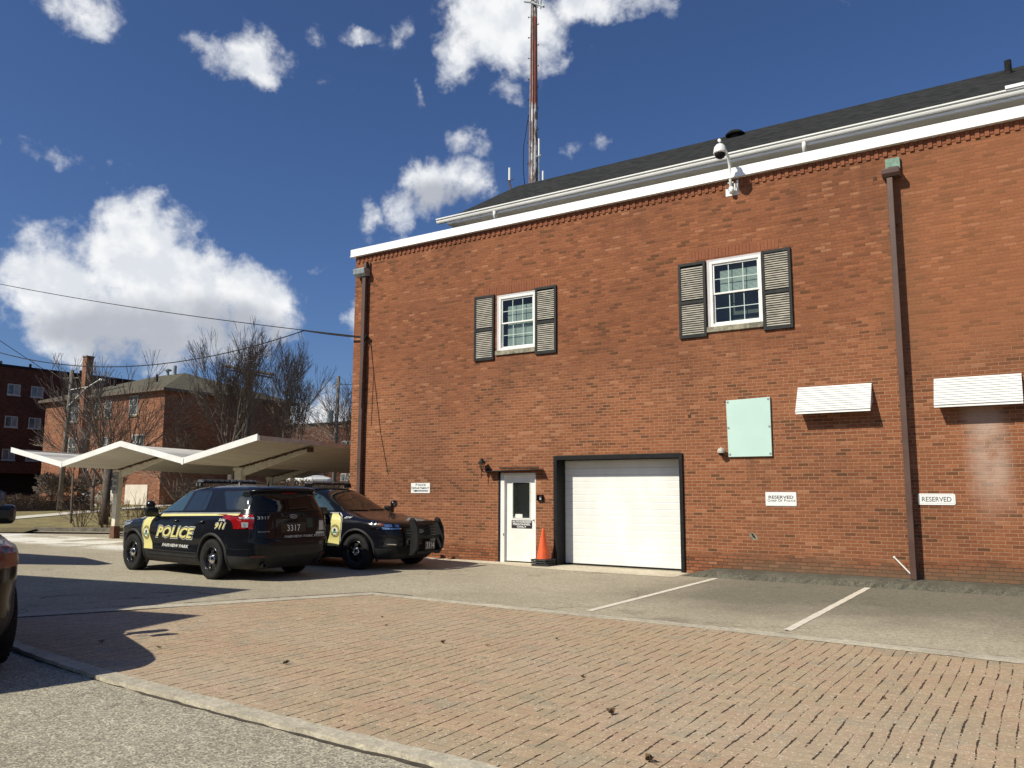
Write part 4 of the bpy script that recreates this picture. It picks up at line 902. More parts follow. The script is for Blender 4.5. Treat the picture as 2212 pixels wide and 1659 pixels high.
def bodycol(name, paint):
    m_ = bpy.data.materials.new(name); m_.use_nodes = True; t = NT(m_.node_tree); b = t.n['Principled BSDF']
    P = t.new('ShaderNodeTexCoord').outputs['Object']
    b.inputs['Base Color'].default_value = (*paint, 1); b.inputs['Roughness'].default_value = .22
    b.inputs['Coat Weight'].default_value = .32; b.inputs['Coat Roughness'].default_value = .015; b.inputs['Specular IOR Level'].default_value = .12
    t.l.new(t.m('ADD', .12, t.m('MULTIPLY', t.noise(P, 6, 5), .2)), b.inputs['Roughness'])
    t.l.new(t.bump(t.noise(P, 1.6, 2), .02, .05), b.inputs['Coat Normal']); return m_
m_cpaint = bodycol('black_car_paint', (.006, .0065, .009))
m_dull = m_cpaint.copy(); m_dull.name = 'dull_dark_paint'; _q = m_dull.node_tree.nodes['Principled BSDF']; _q.inputs['Coat Weight'].default_value = .12; _q.inputs['Base Color'].default_value = (.012, .008, .007, 1)
m_clad = mat('grey_plastic_cladding', (.016, .016, .017), (.022, .022, .022), 6, .6, spec=.3)
m_tint = bpy.data.materials.new('tinted_glass'); m_tint.use_nodes = True; _b = m_tint.node_tree.nodes['Principled BSDF']
_b.inputs['Base Color'].default_value = (.012, .016, .017, 1); _b.inputs['Roughness'].default_value = .02; _b.inputs['Specular IOR Level'].default_value = .8; _b.inputs['IOR'].default_value = 1.6
m_tintr = m_tint.copy(); m_tintr.name = 'dark_privacy_glass'; m_tintr.node_tree.nodes['Principled BSDF'].inputs['Specular IOR Level'].default_value = .25; m_tintr.node_tree.nodes['Principled BSDF'].inputs['Base Color'].default_value = (.006, .007, .007, 1)
m_clear = bpy.data.materials.new('green_door_glass'); m_clear.use_nodes = True; _b = m_clear.node_tree.nodes['Principled BSDF']
_b.inputs['Base Color'].default_value = (.03, .055, .055, 1); _b.inputs['Roughness'].default_value = .02; _b.inputs['Specular IOR Level'].default_value = 1.0; _b.inputs['IOR'].default_value = 1.75
m_trim = mat('gloss_black_trim', (.008, .008, .008), None, 4, .25)
m_seamc = mat('panel_gap', (.001, .001, .001), None, 4, .9)
m_tyre = mat('tyre_rubber', (.011, .011, .011), (.019, .018, .017), 12, .85, bump=.3, spec=.25)
m_rim = mat('black_steel_wheel', (.012, .012, .013), None, 5, .22)
m_chrome = mat('chrome', (.75, .75, .76), None, 5, .12, metal=1, rvar=.05)
m_yel = mat('yellow_decal', (.66, .60, .24), (.62, .56, .22), 2, .35)
m_wdec = mat('white_decal', (.72, .72, .68), None, 2, .4)
m_gdec = mat('grey_reflective_decal', (.42, .42, .40), None, 2, .4)
m_red = mat('red_lens', (.26, .008, .010), (.16, .004, .006), 9, .12)
m_lens = mat('clear_lens', (.34, .36, .38), (.12, .13, .15), 16, .10)
m_amber = mat('amber_lens', (.16, .035, .014), (.09, .02, .01), 9, .2)
m_led = mat('lightbar_lens', (.05, .055, .06), (.12, .12, .125), 18, .12)

def drape(name, loops, side, off, m_, parent, cut=.07, mesh=None, th=0):
    """flat outline(s) in the (u, z) plane pressed on the body; side: 'L','R' u = x forward; 'F','B' u = y"""
    bm = bmesh.new()
    if mesh is not None: bm.from_mesh(mesh)
    else:
        for lp in loops:
            bm.faces.new([bm.verts.new((u, z, 0)) for u, z in lp])
    bmesh.ops.triangulate(bm, faces=[f for f in bm.faces if len(f.verts) > 4])
    if cut:
        us = [v.co.x for v in bm.verts]; zz = [v.co.y for v in bm.verts]
        for ax, lo, hi in ((0, min(us), max(us)), (1, min(zz), max(zz))):
            k = math.floor(lo / cut) * cut + cut
            while k < hi - 1e-4:
                co = [0, 0, 0]; no = [0, 0, 0]; co[ax] = k; no[ax] = 1
                bmesh.ops.bisect_plane(bm, geom=bm.verts[:] + bm.edges[:] + bm.faces[:], plane_co=co, plane_no=no); k += cut
    for v in bm.verts:
        u, z = v.co.x, v.co.y
        if side in 'LR':
            sg = 1 if side == 'L' else -1; o_, d_ = Vector((u, sg * 3, z)), Vector((0, -sg, 0))
        else:
            sg = 1 if side == 'F' else -1; o_, d_ = Vector((sg * 8, u, z)), Vector((-sg, 0, 0))
        h = BVH.ray_cast(o_, d_)
        k = 0
        while h[0] is None and k < 60:
            k += 1
            if side in 'LR': o_.x += (1.4 - o_.x) * .006; o_.z += (1.2 - o_.z) * .004
            else: o_.y *= .993; o_.z += (1.0 - o_.z) * .002
            h = BVH.ray_cast(o_, d_)
        if h[0] is None: h = BVH.find_nearest(o_ + d_ * 2)
        n = h[1] if h[1].dot(d_) < 0 else -h[1]
        v.co = h[0] + n * off
    bmesh.ops.recalc_face_normals(bm, faces=bm.faces)
    me = bpy.data.meshes.new(name); bm.to_mesh(me); bm.free(); me.materials.append(m_)
    # outward
    ctr = sum((p.normal * p.area for p in me.polygons), Vector()); want = {'L': Vector((0, 1, 0)), 'R': Vector((0, -1, 0)), 'F': Vector((1, 0, 0)), 'B': Vector((-1, 0, 0))}[side]
    if ctr.dot(want) < 0: me.flip_normals()
    if m_ in (m_clear, m_tint, m_tintr): me.polygons.foreach_set('use_smooth', [True] * len(me.polygons))
    o = bpy.data.objects.new(name, me); COL.objects.link(o); o.parent = parent; return o
def text2d(s, uc, zc, wd, h, bold, shear, flip):
    me = text_mesh(s, 1, bold, shear, 1.0, res=2); vs = me.vertices
    x0 = min(v.co.x for v in vs); x1 = max(v.co.x for v in vs); y0 = min(v.co.y for v in vs); y1 = max(v.co.y for v in vs)
    for v in vs: v.co = Vector((uc + flip * (v.co.x - (x0 + x1) / 2) * wd / (x1 - x0), zc + (v.co.y - (y0 + y1) / 2) * h / (y1 - y0), 0))
    return me
def line2d(pts, t_):
    L = []
    for a, b in zip(pts, pts[1:]):
        d = (Vector(b) - Vector(a)).normalized(); n = Vector((-d.y, d.x)) * t_ / 2; e = d * t_ * .3
        a_, b_ = Vector(a) - e, Vector(b) + e; L.append([tuple(a_ + n), tuple(b_ + n), tuple(b_ - n), tuple(a_ - n)])
    return L
def circ(u, z, r, n=20, r2=None): return [(u + r * math.cos(2 * math.pi * i / n), z + (r2 or r) * math.sin(2 * math.pi * i / n)) for i in range(n)]

W_FRONT = [(2.16,1.215),(1.20,1.245),(1.06,1.63),(1.20,1.645),(1.42,1.615),(1.66,1.53),(1.88,1.41)]
W_REAR = [(1.10,1.25),(.44,1.27),(.38,1.30),(.36,1.61),(.42,1.648),(.98,1.648)]
W_QUART = [(-.29,1.315),(-.36,1.295),(-.88,1.31),(-.86,1.45),(-.78,1.62),(-.72,1.64),(-.06,1.645),(-.03,1.62)]
BELT = [(2.2,1.13),(1.3,1.165),(0,1.195),(-.8,1.215)]

def wheel(parent, x, y, sg):
    # tyre > rim > hub cap; sg = +1 for the left side of the car
    c = (x, y, .375); n = 40
    prof = [(.235, .105), (.30, .122), (.345, .118), (.368, .095), (.375, .05), (.375, -.05), (.368, -.095), (.345, -.118), (.30, -.122), (.235, -.105), (.225, 0), (.235, .105)]
    mb = MB(); mb.lathe(prof, c, 'y', n)
    ty = fixn(mb.build('tyre', m_tyre, parent, smooth=True))
    tr = MB()
    for k in range(44):
        a = 2 * math.pi * k / 44
        for (ya, yb, sh) in ((-.105, -.035, 0), (.035, .105, .07), (-.03, .03, .035)):
            b0 = []
            for r_ in (.372, .381):
                for yy, da in ((ya, sh), (yb, sh + .03)):
                    for e in (0, .085): aa = a + da + e; b0.append((x + r_ * math.sin(aa), y + yy, .375 + r_ * math.cos(aa)))
            o_ = len(tr.v); tr.v += b0
            for q in ((4, 5, 7, 6), (0, 1, 5, 4), (1, 3, 7, 5), (3, 2, 6, 7), (2, 0, 4, 6)): tr.face([o_ + i for i in q])
    fixn(tr.build('tread', m_tyre, parent))
    rim = MB(); f_ = sg
    rim.lathe([(.238, .10 * f_), (.232, .112 * f_), (.222, .108 * f_), (.215, .07 * f_), (.205, .05 * f_), (.20, -.08 * f_)], c, 'y', n)
    rm = rim.build('rim', m_rim, parent, smooth=True)
    sp = MB(); N = 5
    # steel disc with five large round-cornered openings
    ro, ri, rh = .212, .085, .098
    seg = 60
    for k in range(seg):
        a0, a1 = 2 * math.pi * k / seg, 2 * math.pi * (k + 1) / seg; am = (a0 + a1) / 2; ph = (am * N / (2 * math.pi)) % 1
        hole = .22 < ph < .78
        def pt(r_, a, dy): return (x + r_ * math.sin(a), y + f_ * dy, .375 + r_ * math.cos(a))
        rings = [(.212, .058), (.185, .064), (.14, .080), (.112, .085), (.09, .078)]
        for (r0, d0), (r1, d1) in zip(rings, rings[1:]):
            if hole and r0 <= .186 and r1 >= .111: continue
            sp.quad(pt(r0, a0, d0), pt(r0, a1, d0), pt(r1, a1, d1), pt(r1, a0, d1))
            sp.quad(pt(r0, a0, d0 - .022), pt(r0, a1, d0 - .022), pt(r1, a1, d1 - .022), pt(r1, a0, d1 - .022))
        sp.quad(pt(.112, a0, .085), pt(.112, a1, .085), pt(.112, a1, .063), pt(.112, a0, .063)); sp.quad(pt(.185, a0, .064), pt(.185, a1, .064), pt(.185, a1, .042), pt(.185, a0, .042))
    fixn(sp.build('disc', m_rim, parent, smooth=False))
    hb = MB(); hb.lathe([(.088, .076 * f_), (.084, .092 * f_), (.07, .10 * f_), (.06, .098 * f_), (.045, .108 * f_), (0, .112 * f_)], c, 'y', 20)
    for k in range(5):
        a = 2 * math.pi * (k + .5) / 5; hb.lathe([(.013, .09 * f_), (.013, .112 * f_), (.007, .12 * f_), (0, .121 * f_)], (x + .062 * math.sin(a), y, .375 + .062 * math.cos(a)), 'y', 8)
    hb.build('hub_cap', m_chrome, parent, smooth=True)
    bk = MB(); bk.lathe([(.0, -.02 * f_), (.20, -.02 * f_)], c, 'y', 20); bk.lathe([(0, 0), (.15, 0), (.15, .03 * f_)], c, 'y', 20); bk.build('brake_disc', mat('brake_disc', (.10, .09, .085), None, 9, .5, metal=.6) if 'brake_disc' not in bpy.data.materials else bpy.data.materials['brake_disc'], parent)

AX = (0.0, 2.95)
_body = None
def make_body(root):
    global _body
    if _body is None:
        me = bpy.data.meshes.new('body'); me.from_pydata(BV, [], BF); me.materials.append(m_cpaint); me.materials.append(m_clad); me.materials.append(m_seamc)
        o = bpy.data.objects.new('body', me); COL.objects.link(o)
        bm = bmesh.new(); bm.from_mesh(me); bmesh.ops.recalc_face_normals(bm, faces=bm.faces); bm.to_mesh(me); bm.free()
        cut = MB()
        for ax in AX:
            for sg in (1, -1):
                prof = [(0, .60 * sg), (.445, .60 * sg), (.445, 1.2 * sg), (0, 1.2 * sg)]
                cut.lathe(prof, (ax, 0, .375), 'y', 40)
        co = cut.build('cut', m_seamc); bm = bmesh.new(); bm.from_mesh(co.data); bmesh.ops.remove_doubles(bm, verts=bm.verts, dist=1e-5); bmesh.ops.recalc_face_normals(bm, faces=bm.faces); bm.to_mesh(co.data); bm.free()
        md = o.modifiers.new('b', 'BOOLEAN'); md.operation = 'DIFFERENCE'; md.object = co; md.solver = 'EXACT'
        bpy.context.view_layer.update()
        m2 = bpy.data.meshes.new_from_object(o.evaluated_get(bpy.context.evaluated_depsgraph_get()))
        bpy.data.objects.remove(o); bpy.data.objects.remove(co)
        while len(m2.materials) > 3: m2.materials.pop()
        for p in m2.polygons:
            c = p.center; well = any(math.hypot(c.x - ax, c.z - .375) < .449 and abs(c.y) < .985 and abs(p.normal.y) < .95 and (abs(c.y) > .59) for ax in AX) or (abs(abs(c.y) - .60) < .01 and abs(p.normal.y) > .9)
            p.use_smooth = not well
            if well: p.material_index = 2
            elif c.z < .47: p.material_index = 1
            else: p.material_index = 0
        _body = m2
    o = bpy.data.objects.new('body', _body); COL.objects.link(o); o.parent = root; return o

def police_suv(loc, yaw, scale, number, label, facelift, detail=True, marks=True):
    root = thing('police_car', loc, label, 'police car', 'black police utility vehicles', world=False)
    root.rotation_euler = (0, 0, R(yaw)); root.scale = (scale,) * 3
    body = make_body(root)
    if not marks:
        m2 = body.data.copy(); body.data = m2; m2.materials[0] = m_dull
    for ax in AX:
        for sg in (1, -1):
            w_ = bpy.data.objects.new('wheel', None); COL.objects.link(w_); w_.parent = root
            wheel(w_, ax, .885 * sg, sg)
    for sd, sg in (('L', 1), ('R', -1)):
        # glass
        drape('door_window', [W_FRONT], sd, .004, m_clear, root); drape('door_window', [W_REAR], sd, .004, m_tint, root); drape('quarter_window', [W_QUART], sd, .004, m_tint, root)
        drape('window_trim', line2d([W_FRONT[0], W_FRONT[1]], .02) + line2d([W_REAR[0], W_REAR[1]], .02) + line2d([(1.14, 1.24), (1.04, 1.645)], .085) + line2d(W_FRONT[2:] + W_FRONT[:1], .018) + line2d(W_REAR[1:], .016) + line2d([(.56, 1.28), (.50, 1.64)], .018) + line2d(W_QUART + W_QUART[:1], .014), sd, .0055, m_trim, root, .1)
        # panel gaps
        drape('panel_gap', line2d([(2.30, 1.13), (2.34, .9), (2.30, .52), (2.2, .45)], .010) + line2d([(1.14, 1.24), (1.12, .8), (1.12, .43)], .009) + line2d([(.20, 1.66), (.22, 1.44), (.26, 1.2), (.27, 1.0), (.33, .86)], .009) + line2d([(2.2, .43), (.42, .43)], .009) + line2d([(-.47, .60), (-.8, .58), (-1.02, .60)], .008) + line2d([(-.98, 1.28), (-1.02, .72)], .008), sd, .003, m_seamc, root, .12)
        # rocker mouldings
        drape('side_moulding', [[(2.36, .475), (2.36, .455), (.50, .455), (.50, .475)], [(2.36, .425), (2.36, .375), (.50, .375), (.50, .425)]], sd, .014, m_clad, root, .15)
        # arch flares
        for ax in AX:
            mb = MB(); n = 26; a0, a1 = R(-24), R(204)
            pr_ = [(.440, -.05), (.440, .012), (.455, .022), (.485, .014), (.497, -.008)]
            V = []
            for i in range(n + 1):
                a = a0 + (a1 - a0) * i / n; row = []
                for (r_, dy) in pr_:
                    px, pz = ax + r_ * math.cos(a), .375 + r_ * math.sin(a)
                    h = BVH.ray_cast(Vector((px, sg * 3, max(pz, .23))), Vector((0, -sg, 0))); yy = h[0].y if h[0] else sg * .98
                    row.append((px, yy + sg * dy, pz))
                V.append(row)
            for i in range(n):
                for j in range(len(pr_) - 1): mb.quad(V[i][j], V[i + 1][j], V[i + 1][j + 1], V[i][j + 1])
            o = mb.build('wheel_arch', m_clad, root, smooth=True); bm = bmesh.new(); bm.from_mesh(o.data); bmesh.ops.remove_doubles(bm, verts=bm.verts, dist=1e-4); bmesh.ops.recalc_face_normals(bm, faces=bm.faces); bm.to_mesh(o.data); bm.free()
        # handles
        for hx in (1.28, .36):
            h = BVH.ray_cast(Vector((hx, sg * 3, 1.06)), Vector((0, -sg, 0)))[0]
            mb = MB(); mb.tube([(hx - .09, h.y + sg * .005, 1.06), (hx - .07, h.y + sg * .035, 1.062), (hx + .07, h.y + sg * .035, 1.062), (hx + .10, h.y + sg * .005, 1.06)], [.016, .018, .018, .014], 8); mb.build('door_handle', m_trim, root, smooth=True)
        # mirror
        mb = MB(); mc = rrect(-.125, .125, -.092, .092, .05, 4); V = []
        for dx, k in ((-.06, .93), (-.05, 1.0), (.02, 1.0), (.06, .9), (.085, .70), (.095, .4)): V.append([(2.04 + dx, sg * 1.11 + a * k, 1.215 + b_ * k) for a, b_ in mc])
        nm = len(mc)
        for i in range(5):
            for k in range(nm): mb.quad(V[i][k], V[i + 1][k], V[i + 1][(k + 1) % nm], V[i][(k + 1) % nm])
        mb.quad(*V[0]); mb.quad(*V[5])
        mb.tube([(2.10, sg * .93, 1.15), (2.06, sg * 1.02, 1.17)], [.05, .035], 8)
        fixn(mb.build('wing_mirror', m_trim, root, bevel=.012))
        # spot lamp
        if sd == 'L':
            mb = MB(); cc = (2.30, sg * .99, 1.36)
            mb.lathe([(0, -.085), (.04, -.08), (.075, -.05), (.088, 0), (.090, .03), (.082, .04)], cc, 'x', 20)
            sp_ = mb.build('spot_lamp', m_trim, root, smooth=True)
            mb = MB(); mb.lathe([(.082, .038), (.05, .048), (0, .052)], cc, 'x', 18); mb.build('lamp_lens', m_led, sp_, smooth=True)
            mb = MB(); mb.tube([(2.22, sg * .88, 1.26), (2.27, sg * .95, 1.33)], .012, 6); mb.build('lamp_bracket', m_trim, sp_)
        # tail lamp wraps the corner
        tl = drape('tail_lamp', [[(-.84, 1.205), (-1.0, 1.215), (-1.04, 1.06), (-.86, 1.085), (-.80, 1.14)], [(-.86, 1.085), (-1.04, 1.06), (-1.05, .95), (-1.0, .955), (-.92, 1.03)]], sd, .012, m_red, root, .05)
        ys = [(.80, 1.22), (.985, 1.21), (.985, .90), (.90, .90), (.79, 1.02)]
        drape('lamp_face', [[(sg * a, b) for a, b in ([(.80, 1.215), (.97, 1.21), (.97, .955), (.90, .96), (.80, 1.07)])]], 'B', .014, m_red, tl, .05)
        drape('reversing_lens', [[(sg * a, b) for a, b in ([(.80, 1.165), (.93, 1.165), (.93, 1.135), (.80, 1.135)])], [(sg * a, b) for a, b in ([(.865, 1.08), (.925, 1.08), (.925, .985), (.875, .985)])]], 'B', .019, m_lens, tl, .05)
        # head lamp
        if facelift:
            hl = drape('head_lamp', [[(sg * a, b) for a, b in ([(.60, .955), (.60, .87), (.90, .865), (.95, .895), (.95, .965), (.80, .975)])]], 'F', .010, m_trim, root, .05)
            drape('lamp_wrap', [[(3.72, .965), (3.50, 1.0), (3.30, 1.025), (3.36, .96), (3.50, .90), (3.72, .875)]], sd, .010, m_trim, hl, .05)
            drape('led_strip', line2d([(3.72, .877), (3.50, .902), (3.37, .96), (3.32, 1.02)], .018), sd, .016, m_chrome, hl, .04)
            drape('led_strip', [[(sg * a, b) for a, b in l] for l in line2d([(.60, .867), (.90, .865), (.95, .877)], .018)], 'F', .016, m_chrome, hl, .04)
            drape('lens', [[(sg * a, b) for a, b in l] for l in ([(.64, .945), (.71, .95), (.71, .90), (.64, .895)], [(.76, .955), (.85, .955), (.85, .905), (.76, .90)])], 'F', .018, m_chrome, hl, .05)
            drape('indicator', [[(3.62, .96), (3.50, .98), (3.48, .94), (3.62, .92)]], sd, .018, m_amber, hl, .05)
            drape('fog_lamp', [[(sg * a, b) for a, b in [(.66, .66), (.84, .68), (.86, .50), (.70, .50)]]], 'F', .008, m_clad, root, .06)
            drape('fog_strip', [[(sg * a, b) for a, b in l] for l in line2d([(.71, .545), (.82, .55)], .02)], 'F', .016, m_chrome, root, .05)
        else:
            hl = drape('head_lamp', [[(sg * a, b) for a, b in [(.60, .95), (.62, .84), (.90, .85), (.975, .95), (.95, 1.01), (.80, 1.0)]]], 'F', .010, m_lens if marks else m_amber, root, .05)
            drape('lamp_wrap', [[(3.62, 1.0), (3.30, 1.035), (3.22, .995), (3.44, .93), (3.66, .90)]], sd, .010, m_lens if marks else m_amber, hl, .05)
    # windscreen and back light
    ws = [(-.80, 1.22), (.80, 1.22), (.70, 1.45), (.60, 1.665), (.0, 1.69), (-.60, 1.665), (-.70, 1.45)]
    drape('windscreen', [ws], 'F', .004, m_tintr if facelift else m_tint, root, .06)
    drape('rear_window', [[(-.80, 1.27), (.80, 1.27), (.77, 1.40), (.70, 1.58), (-.70, 1.58), (-.77, 1.40)]], 'B', .004, m_tintr, root, .06)
    drape('wiper', line2d([(-.55, 1.245), (-.05, 1.235)], .02) + line2d([(.05, 1.245), (.6, 1.235)], .02), 'F', .02, m_trim, root, .1)
    drape('wiper', line2d([(-.38, 1.33), (.05, 1.30)], .022), 'B', .028, m_trim, root, .1)
    drape('panel_gap', line2d([(-.82, 1.255), (.82, 1.255)], .008) + line2d([(-.78, 1.25), (-.80, .78)], .008) + line2d([(.78, 1.25), (.80, .78)], .008) + line2d([(-.8, .765), (.8, .765)], .010), 'B', .003, m_seamc, root, .1)
    drape('brake_lamp', [[(-.16, 1.632), (.16, 1.632), (.16, 1.612), (-.16, 1.612)]], 'B', .012, m_red, root, .08)
    drape('reflector', [[(a, .475), (a + .22, .475), (a + .22, .45), (a, .45)] for a in (-.85, .63)], 'B', .008, mat('dull_red', (.10, .012, .01), None, 4, .4) if 'dull_red' not in bpy.data.materials else bpy.data.materials['dull_red'], root, .08)
    drape('plate_recess', [[(-.30, 1.055), (.30, 1.055), (.28, .875), (-.28, .875)]], 'B', .004, m_trim, root, .08)
    for ey in (-.62, .62):
        mb = MB(); mb.lathe([(.035, 0), (.045, 0), (.045, .12), (.035, .12), (.035, 0)], (-1.16, ey, .30), 'x', 14); mb.build('exhaust_pipe', m_clad, root, smooth=True)
    # grille
    gz = (.93, .62) if facelift else (.97, .60)
    gr = drape('grille', [[(-.56, gz[0]), (.56, gz[0]), (.50, gz[1]), (-.50, gz[1])]], 'F', .008, m_clad, root, .06)
    drape('grille_bar', sum((line2d([(-.52 + i * .01, z), (.52 - i * .01, z)], .022) for i, z in enumerate((.89, .83, .77, .71, .65))), []), 'F', .020, m_trim, gr, .08)
    drape('lower_intake', [[(-.70, .50), (.70, .50), (.62, .34), (-.62, .34)]], 'F', .008, m_seamc, root, .08)
    # oval badges with script
    for sd, z in (('F', .80), ('B', 1.17)):
        fl = 1 if sd == 'F' else -1
        bd = drape('badge', [circ(0, z, .088, 24, .036)], sd, .022, m_wdec, root, 0)
        drape('badge_field', [circ(0, z, .080, 24, .030)], sd, .024, m_trim, bd, 0)
        drape('badge_script', None, sd, .026, m_wdec, bd, 0, text2d('Ford', 0, z, .10, .034, .0, .4, fl))
    # light bar
    LB = MB(); zt = 1.795
    for (ya, yb) in ((-.62, -.03), (.03, .62)):
        LB.prism([(1.02, zt + .02), (1.20, zt + .02), (1.235, zt + .045), (1.20, zt + .082), (1.02, zt + .082), (.985, zt + .045)], 'y', ya, yb)
    LB.box(1.04, 1.18, -.03, .03, zt + .02, zt + .082)
    lb = fixn(LB.build('light_bar', m_led, root, bevel=.006))
    L2 = MB(); L2.box(1.03, 1.19, -.60, .60, zt, zt + .02)
    for sg in (-1, 1): L2.prism([(1.0, zt - .06), (1.22, zt - .06), (1.2, zt + .03), (1.02, zt + .03)], 'y', sg * .64 - .02, sg * .64 + .02)
    for i in range(9): yy = -.56 + i * .14; L2.box(.98, 1.0, yy, yy + .012, zt + .03, zt + .075)
    L2.build('mounting_foot', m_trim, lb)
    L3 = MB()
    for sg in (-1, 1): L3.box(1.02, 1.06, sg * .667 - .003, sg * .667 + .003, zt - .05, zt + .01); L3.box(1.14, 1.18, sg * .667 - .003, sg * .667 + .003, zt - .05, zt + .01)
    L3.build('end_reflector', m_chrome, lb)
    mb = MB(); mb.tube([(-.3, 0, 1.76), (-.33, 0, 1.85)], [.02, .006], 8); mb.tube([(.35, .2, 1.77), (.35, .2, 1.82)], [.05, .03], 10); mb.build('roof_antenna', m_trim, root)
    mb = MB(); mb.lathe([(0, -.03), (.05, -.02), (.06, 0), (.05, .01)], (-.6, -.25, 1.74), 'z', 12); mb.build('roof_beacon', m_trim, root)
    if marks:
        for sd, sg, fl in (('L', 1, -1), ('R', -1, 1)):
            # yellow swoosh: vertical band at the front door, thin stripe along the belt
            band = [(2.30, 1.165), (2.46, 1.10), (2.52, 1.02), (2.53, .86), (2.50, .7), (2.47, .475), (2.12, .475), (2.15, .62), (2.23, .76), (2.24, .95), (2.20, 1.04), (2.15, 1.10), (2.10, 1.125)]
            quads = [[(2.30, 1.165), (2.46, 1.10), (2.20, 1.04), (2.15, 1.10), (2.10, 1.125)], [(2.46, 1.10), (2.52, 1.02), (2.24, .95), (2.20, 1.04)], [(2.52, 1.02), (2.53, .86), (2.24, .86), (2.24, .95)], [(2.53, .86), (2.50, .7), (2.21, .72), (2.24, .86)], [(2.50, .7), (2.48, .58), (2.15, .60), (2.21, .72)], [(2.48, .58), (2.47, .475), (2.12, .475), (2.15, .60)],
                     [(2.30, 1.165), (2.10, 1.125), (1.3, 1.150), (0, 1.182), (-.70, 1.198), (-.72, 1.235), (0, 1.220), (1.3, 1.192)]]
            q6 = quads.pop(); quads += [[(2.30, 1.165), (2.10, 1.125), (1.3, 1.150), (1.3, 1.190)], [(1.3, 1.190), (1.3, 1.150), (0, 1.180), (0, 1.216)], [(0, 1.216), (0, 1.180), (-.72, 1.196), (-.74, 1.228)]]
            dk = drape('yellow_band', quads, sd, .0065, m_yel, root, .08)
            drape('band_outline', line2d([(2.33, 1.175), (2.475, 1.115), (2.545, 1.03), (2.555, .86), (2.525, .7), (2.492, .475)], .010) + line2d([(2.30, 1.178), (1.3, 1.203), (0, 1.229), (-.74, 1.241)], .009), sd, .0075, m_wdec, dk, .1)
            sl_ = drape('city_seal', [circ(2.365, .80, .135, 28)], sd, .009, m_ink, dk, .1)
            drape('seal_ring', [circ(2.365, .80, .122, 28)], sd, .0105, mat('seal_gold', (.50, .44, .16), None, 3, .4) if 'seal_gold' not in bpy.data.materials else bpy.data.materials['seal_gold'], sl_, .1)
            drape('seal_field', [circ(2.365, .80, .078, 22)], sd, .012, m_wdec, sl_, .1)
            drape('seal_house', [[(2.36 - .035, .79), (2.36 + .035, .79), (2.36 + .035, .835), (2.36, .86), (2.36 - .035, .835)]], sd, .0135, m_ink, sl_, .1)
            drape('seal_lawn', [[(2.365 - .06, .755), (2.365 + .06, .755), (2.365 + .068, .785), (2.365 - .068, .785)]], sd, .0135, mat('seal_green', (.05, .25, .13), None, 3, .4) if 'seal_green' not in bpy.data.materials else bpy.data.materials['seal_green'], sl_, .1)
            for s_, r_, a0, a1, up in (('CITY OF', .1, 125, 55, 1), ('FAIRVIEW PARK', .1, 190, 350, -1)):
                for i, ch in enumerate(s_):
                    if ch == ' ': continue
                    a = R(a0 + (a1 - a0) * (i + .5) / len(s_)); me = text2d(ch, 0, 0, .017, .022, .02, 0, 1)
                    rot = (a - math.pi / 2) if up > 0 else (a + math.pi / 2)
                    for v in me.vertices:
                        x_, y_ = v.co.x, v.co.y; v.co = Vector((2.365 + fl * (r_ * math.cos(a) + x_ * math.cos(rot) - y_ * math.sin(rot)), .80 + r_ * math.sin(a) + x_ * math.sin(rot) + y_ * math.cos(rot), 0))
                    if i % 1 == 0: drape('seal_letter', None, sd, .012, m_ink, sl_, 0, me)
            pc = 1.27
            drape('lettering_outline', None, sd, .008, m_wdec, root, .3, text2d('POLICE', pc, .835, 1.46, .262, .060, .35, fl))
            drape('lettering_outline', None, sd, .0095, m_ink, root, .3, text2d('POLICE', pc, .835, 1.43, .240, .048, .35, fl))
            drape('lettering', None, sd, .011, m_yel, root, .3, text2d('POLICE', pc, .835, 1.38, .205, .030, .35, fl))
            drape('lettering', None, sd, .009, m_wdec, root, .3, text2d('FAIRVIEW PARK', 1.27, .575, .98, .062, .02, .3, fl))
            drape('lettering', None, sd, .009, m_wdec, root, .3, text2d('DIAL', -.31, 1.11, .21, .046, .02, .3, fl))
            drape('lettering_outline', None, sd, .008, m_wdec, root, .3, text2d('911', -.27, 1.0, .345, .130, .055, .3, fl))
            drape('lettering_outline', None, sd, .0095, m_ink, root, .3, text2d('911', -.27, 1.0, .325, .112, .040, .3, fl))
            drape('lettering', None, sd, .011, m_yel, root, .3, text2d('911', -.27, 1.0, .30, .095, .022, .3, fl))
            drape('unit_number', None, sd, .009, m_wdec, root, .3, text2d(number, 2.66, 1.085, .17, .038, .02, .3, fl))
        drape('unit_number', None, 'B', .010, m_gdec, root, .3, text2d(number, .64, 1.155, .23, .052, .015, 0, -1))
        drape('unit_number', None, 'B', .012, m_wdec, root, .3, text2d(number, .0, .96, .30, .115, .0, 0, -1))
        drape('lettering', None, 'B', .010, m_gdec, root, .3, text2d('FAIRVIEW PARK POLICE', -.28, .80, 1.0, .048, .02, .25, -1))
        drape('sticker', [[(-.62, 1.08), (-.74, 1.08), (-.76, .90), (-.60, .90)], [(-.52, .87), (-.76, .87), (-.76, .83), (-.52, .83)]], 'B', .006, m_gdec, root, .1)
        drape('lettering', None, 'B', .010, m_gdec, root, .3, text2d('INTERCEPTOR', .64, .905, .22, .022, .01, 0, -1))
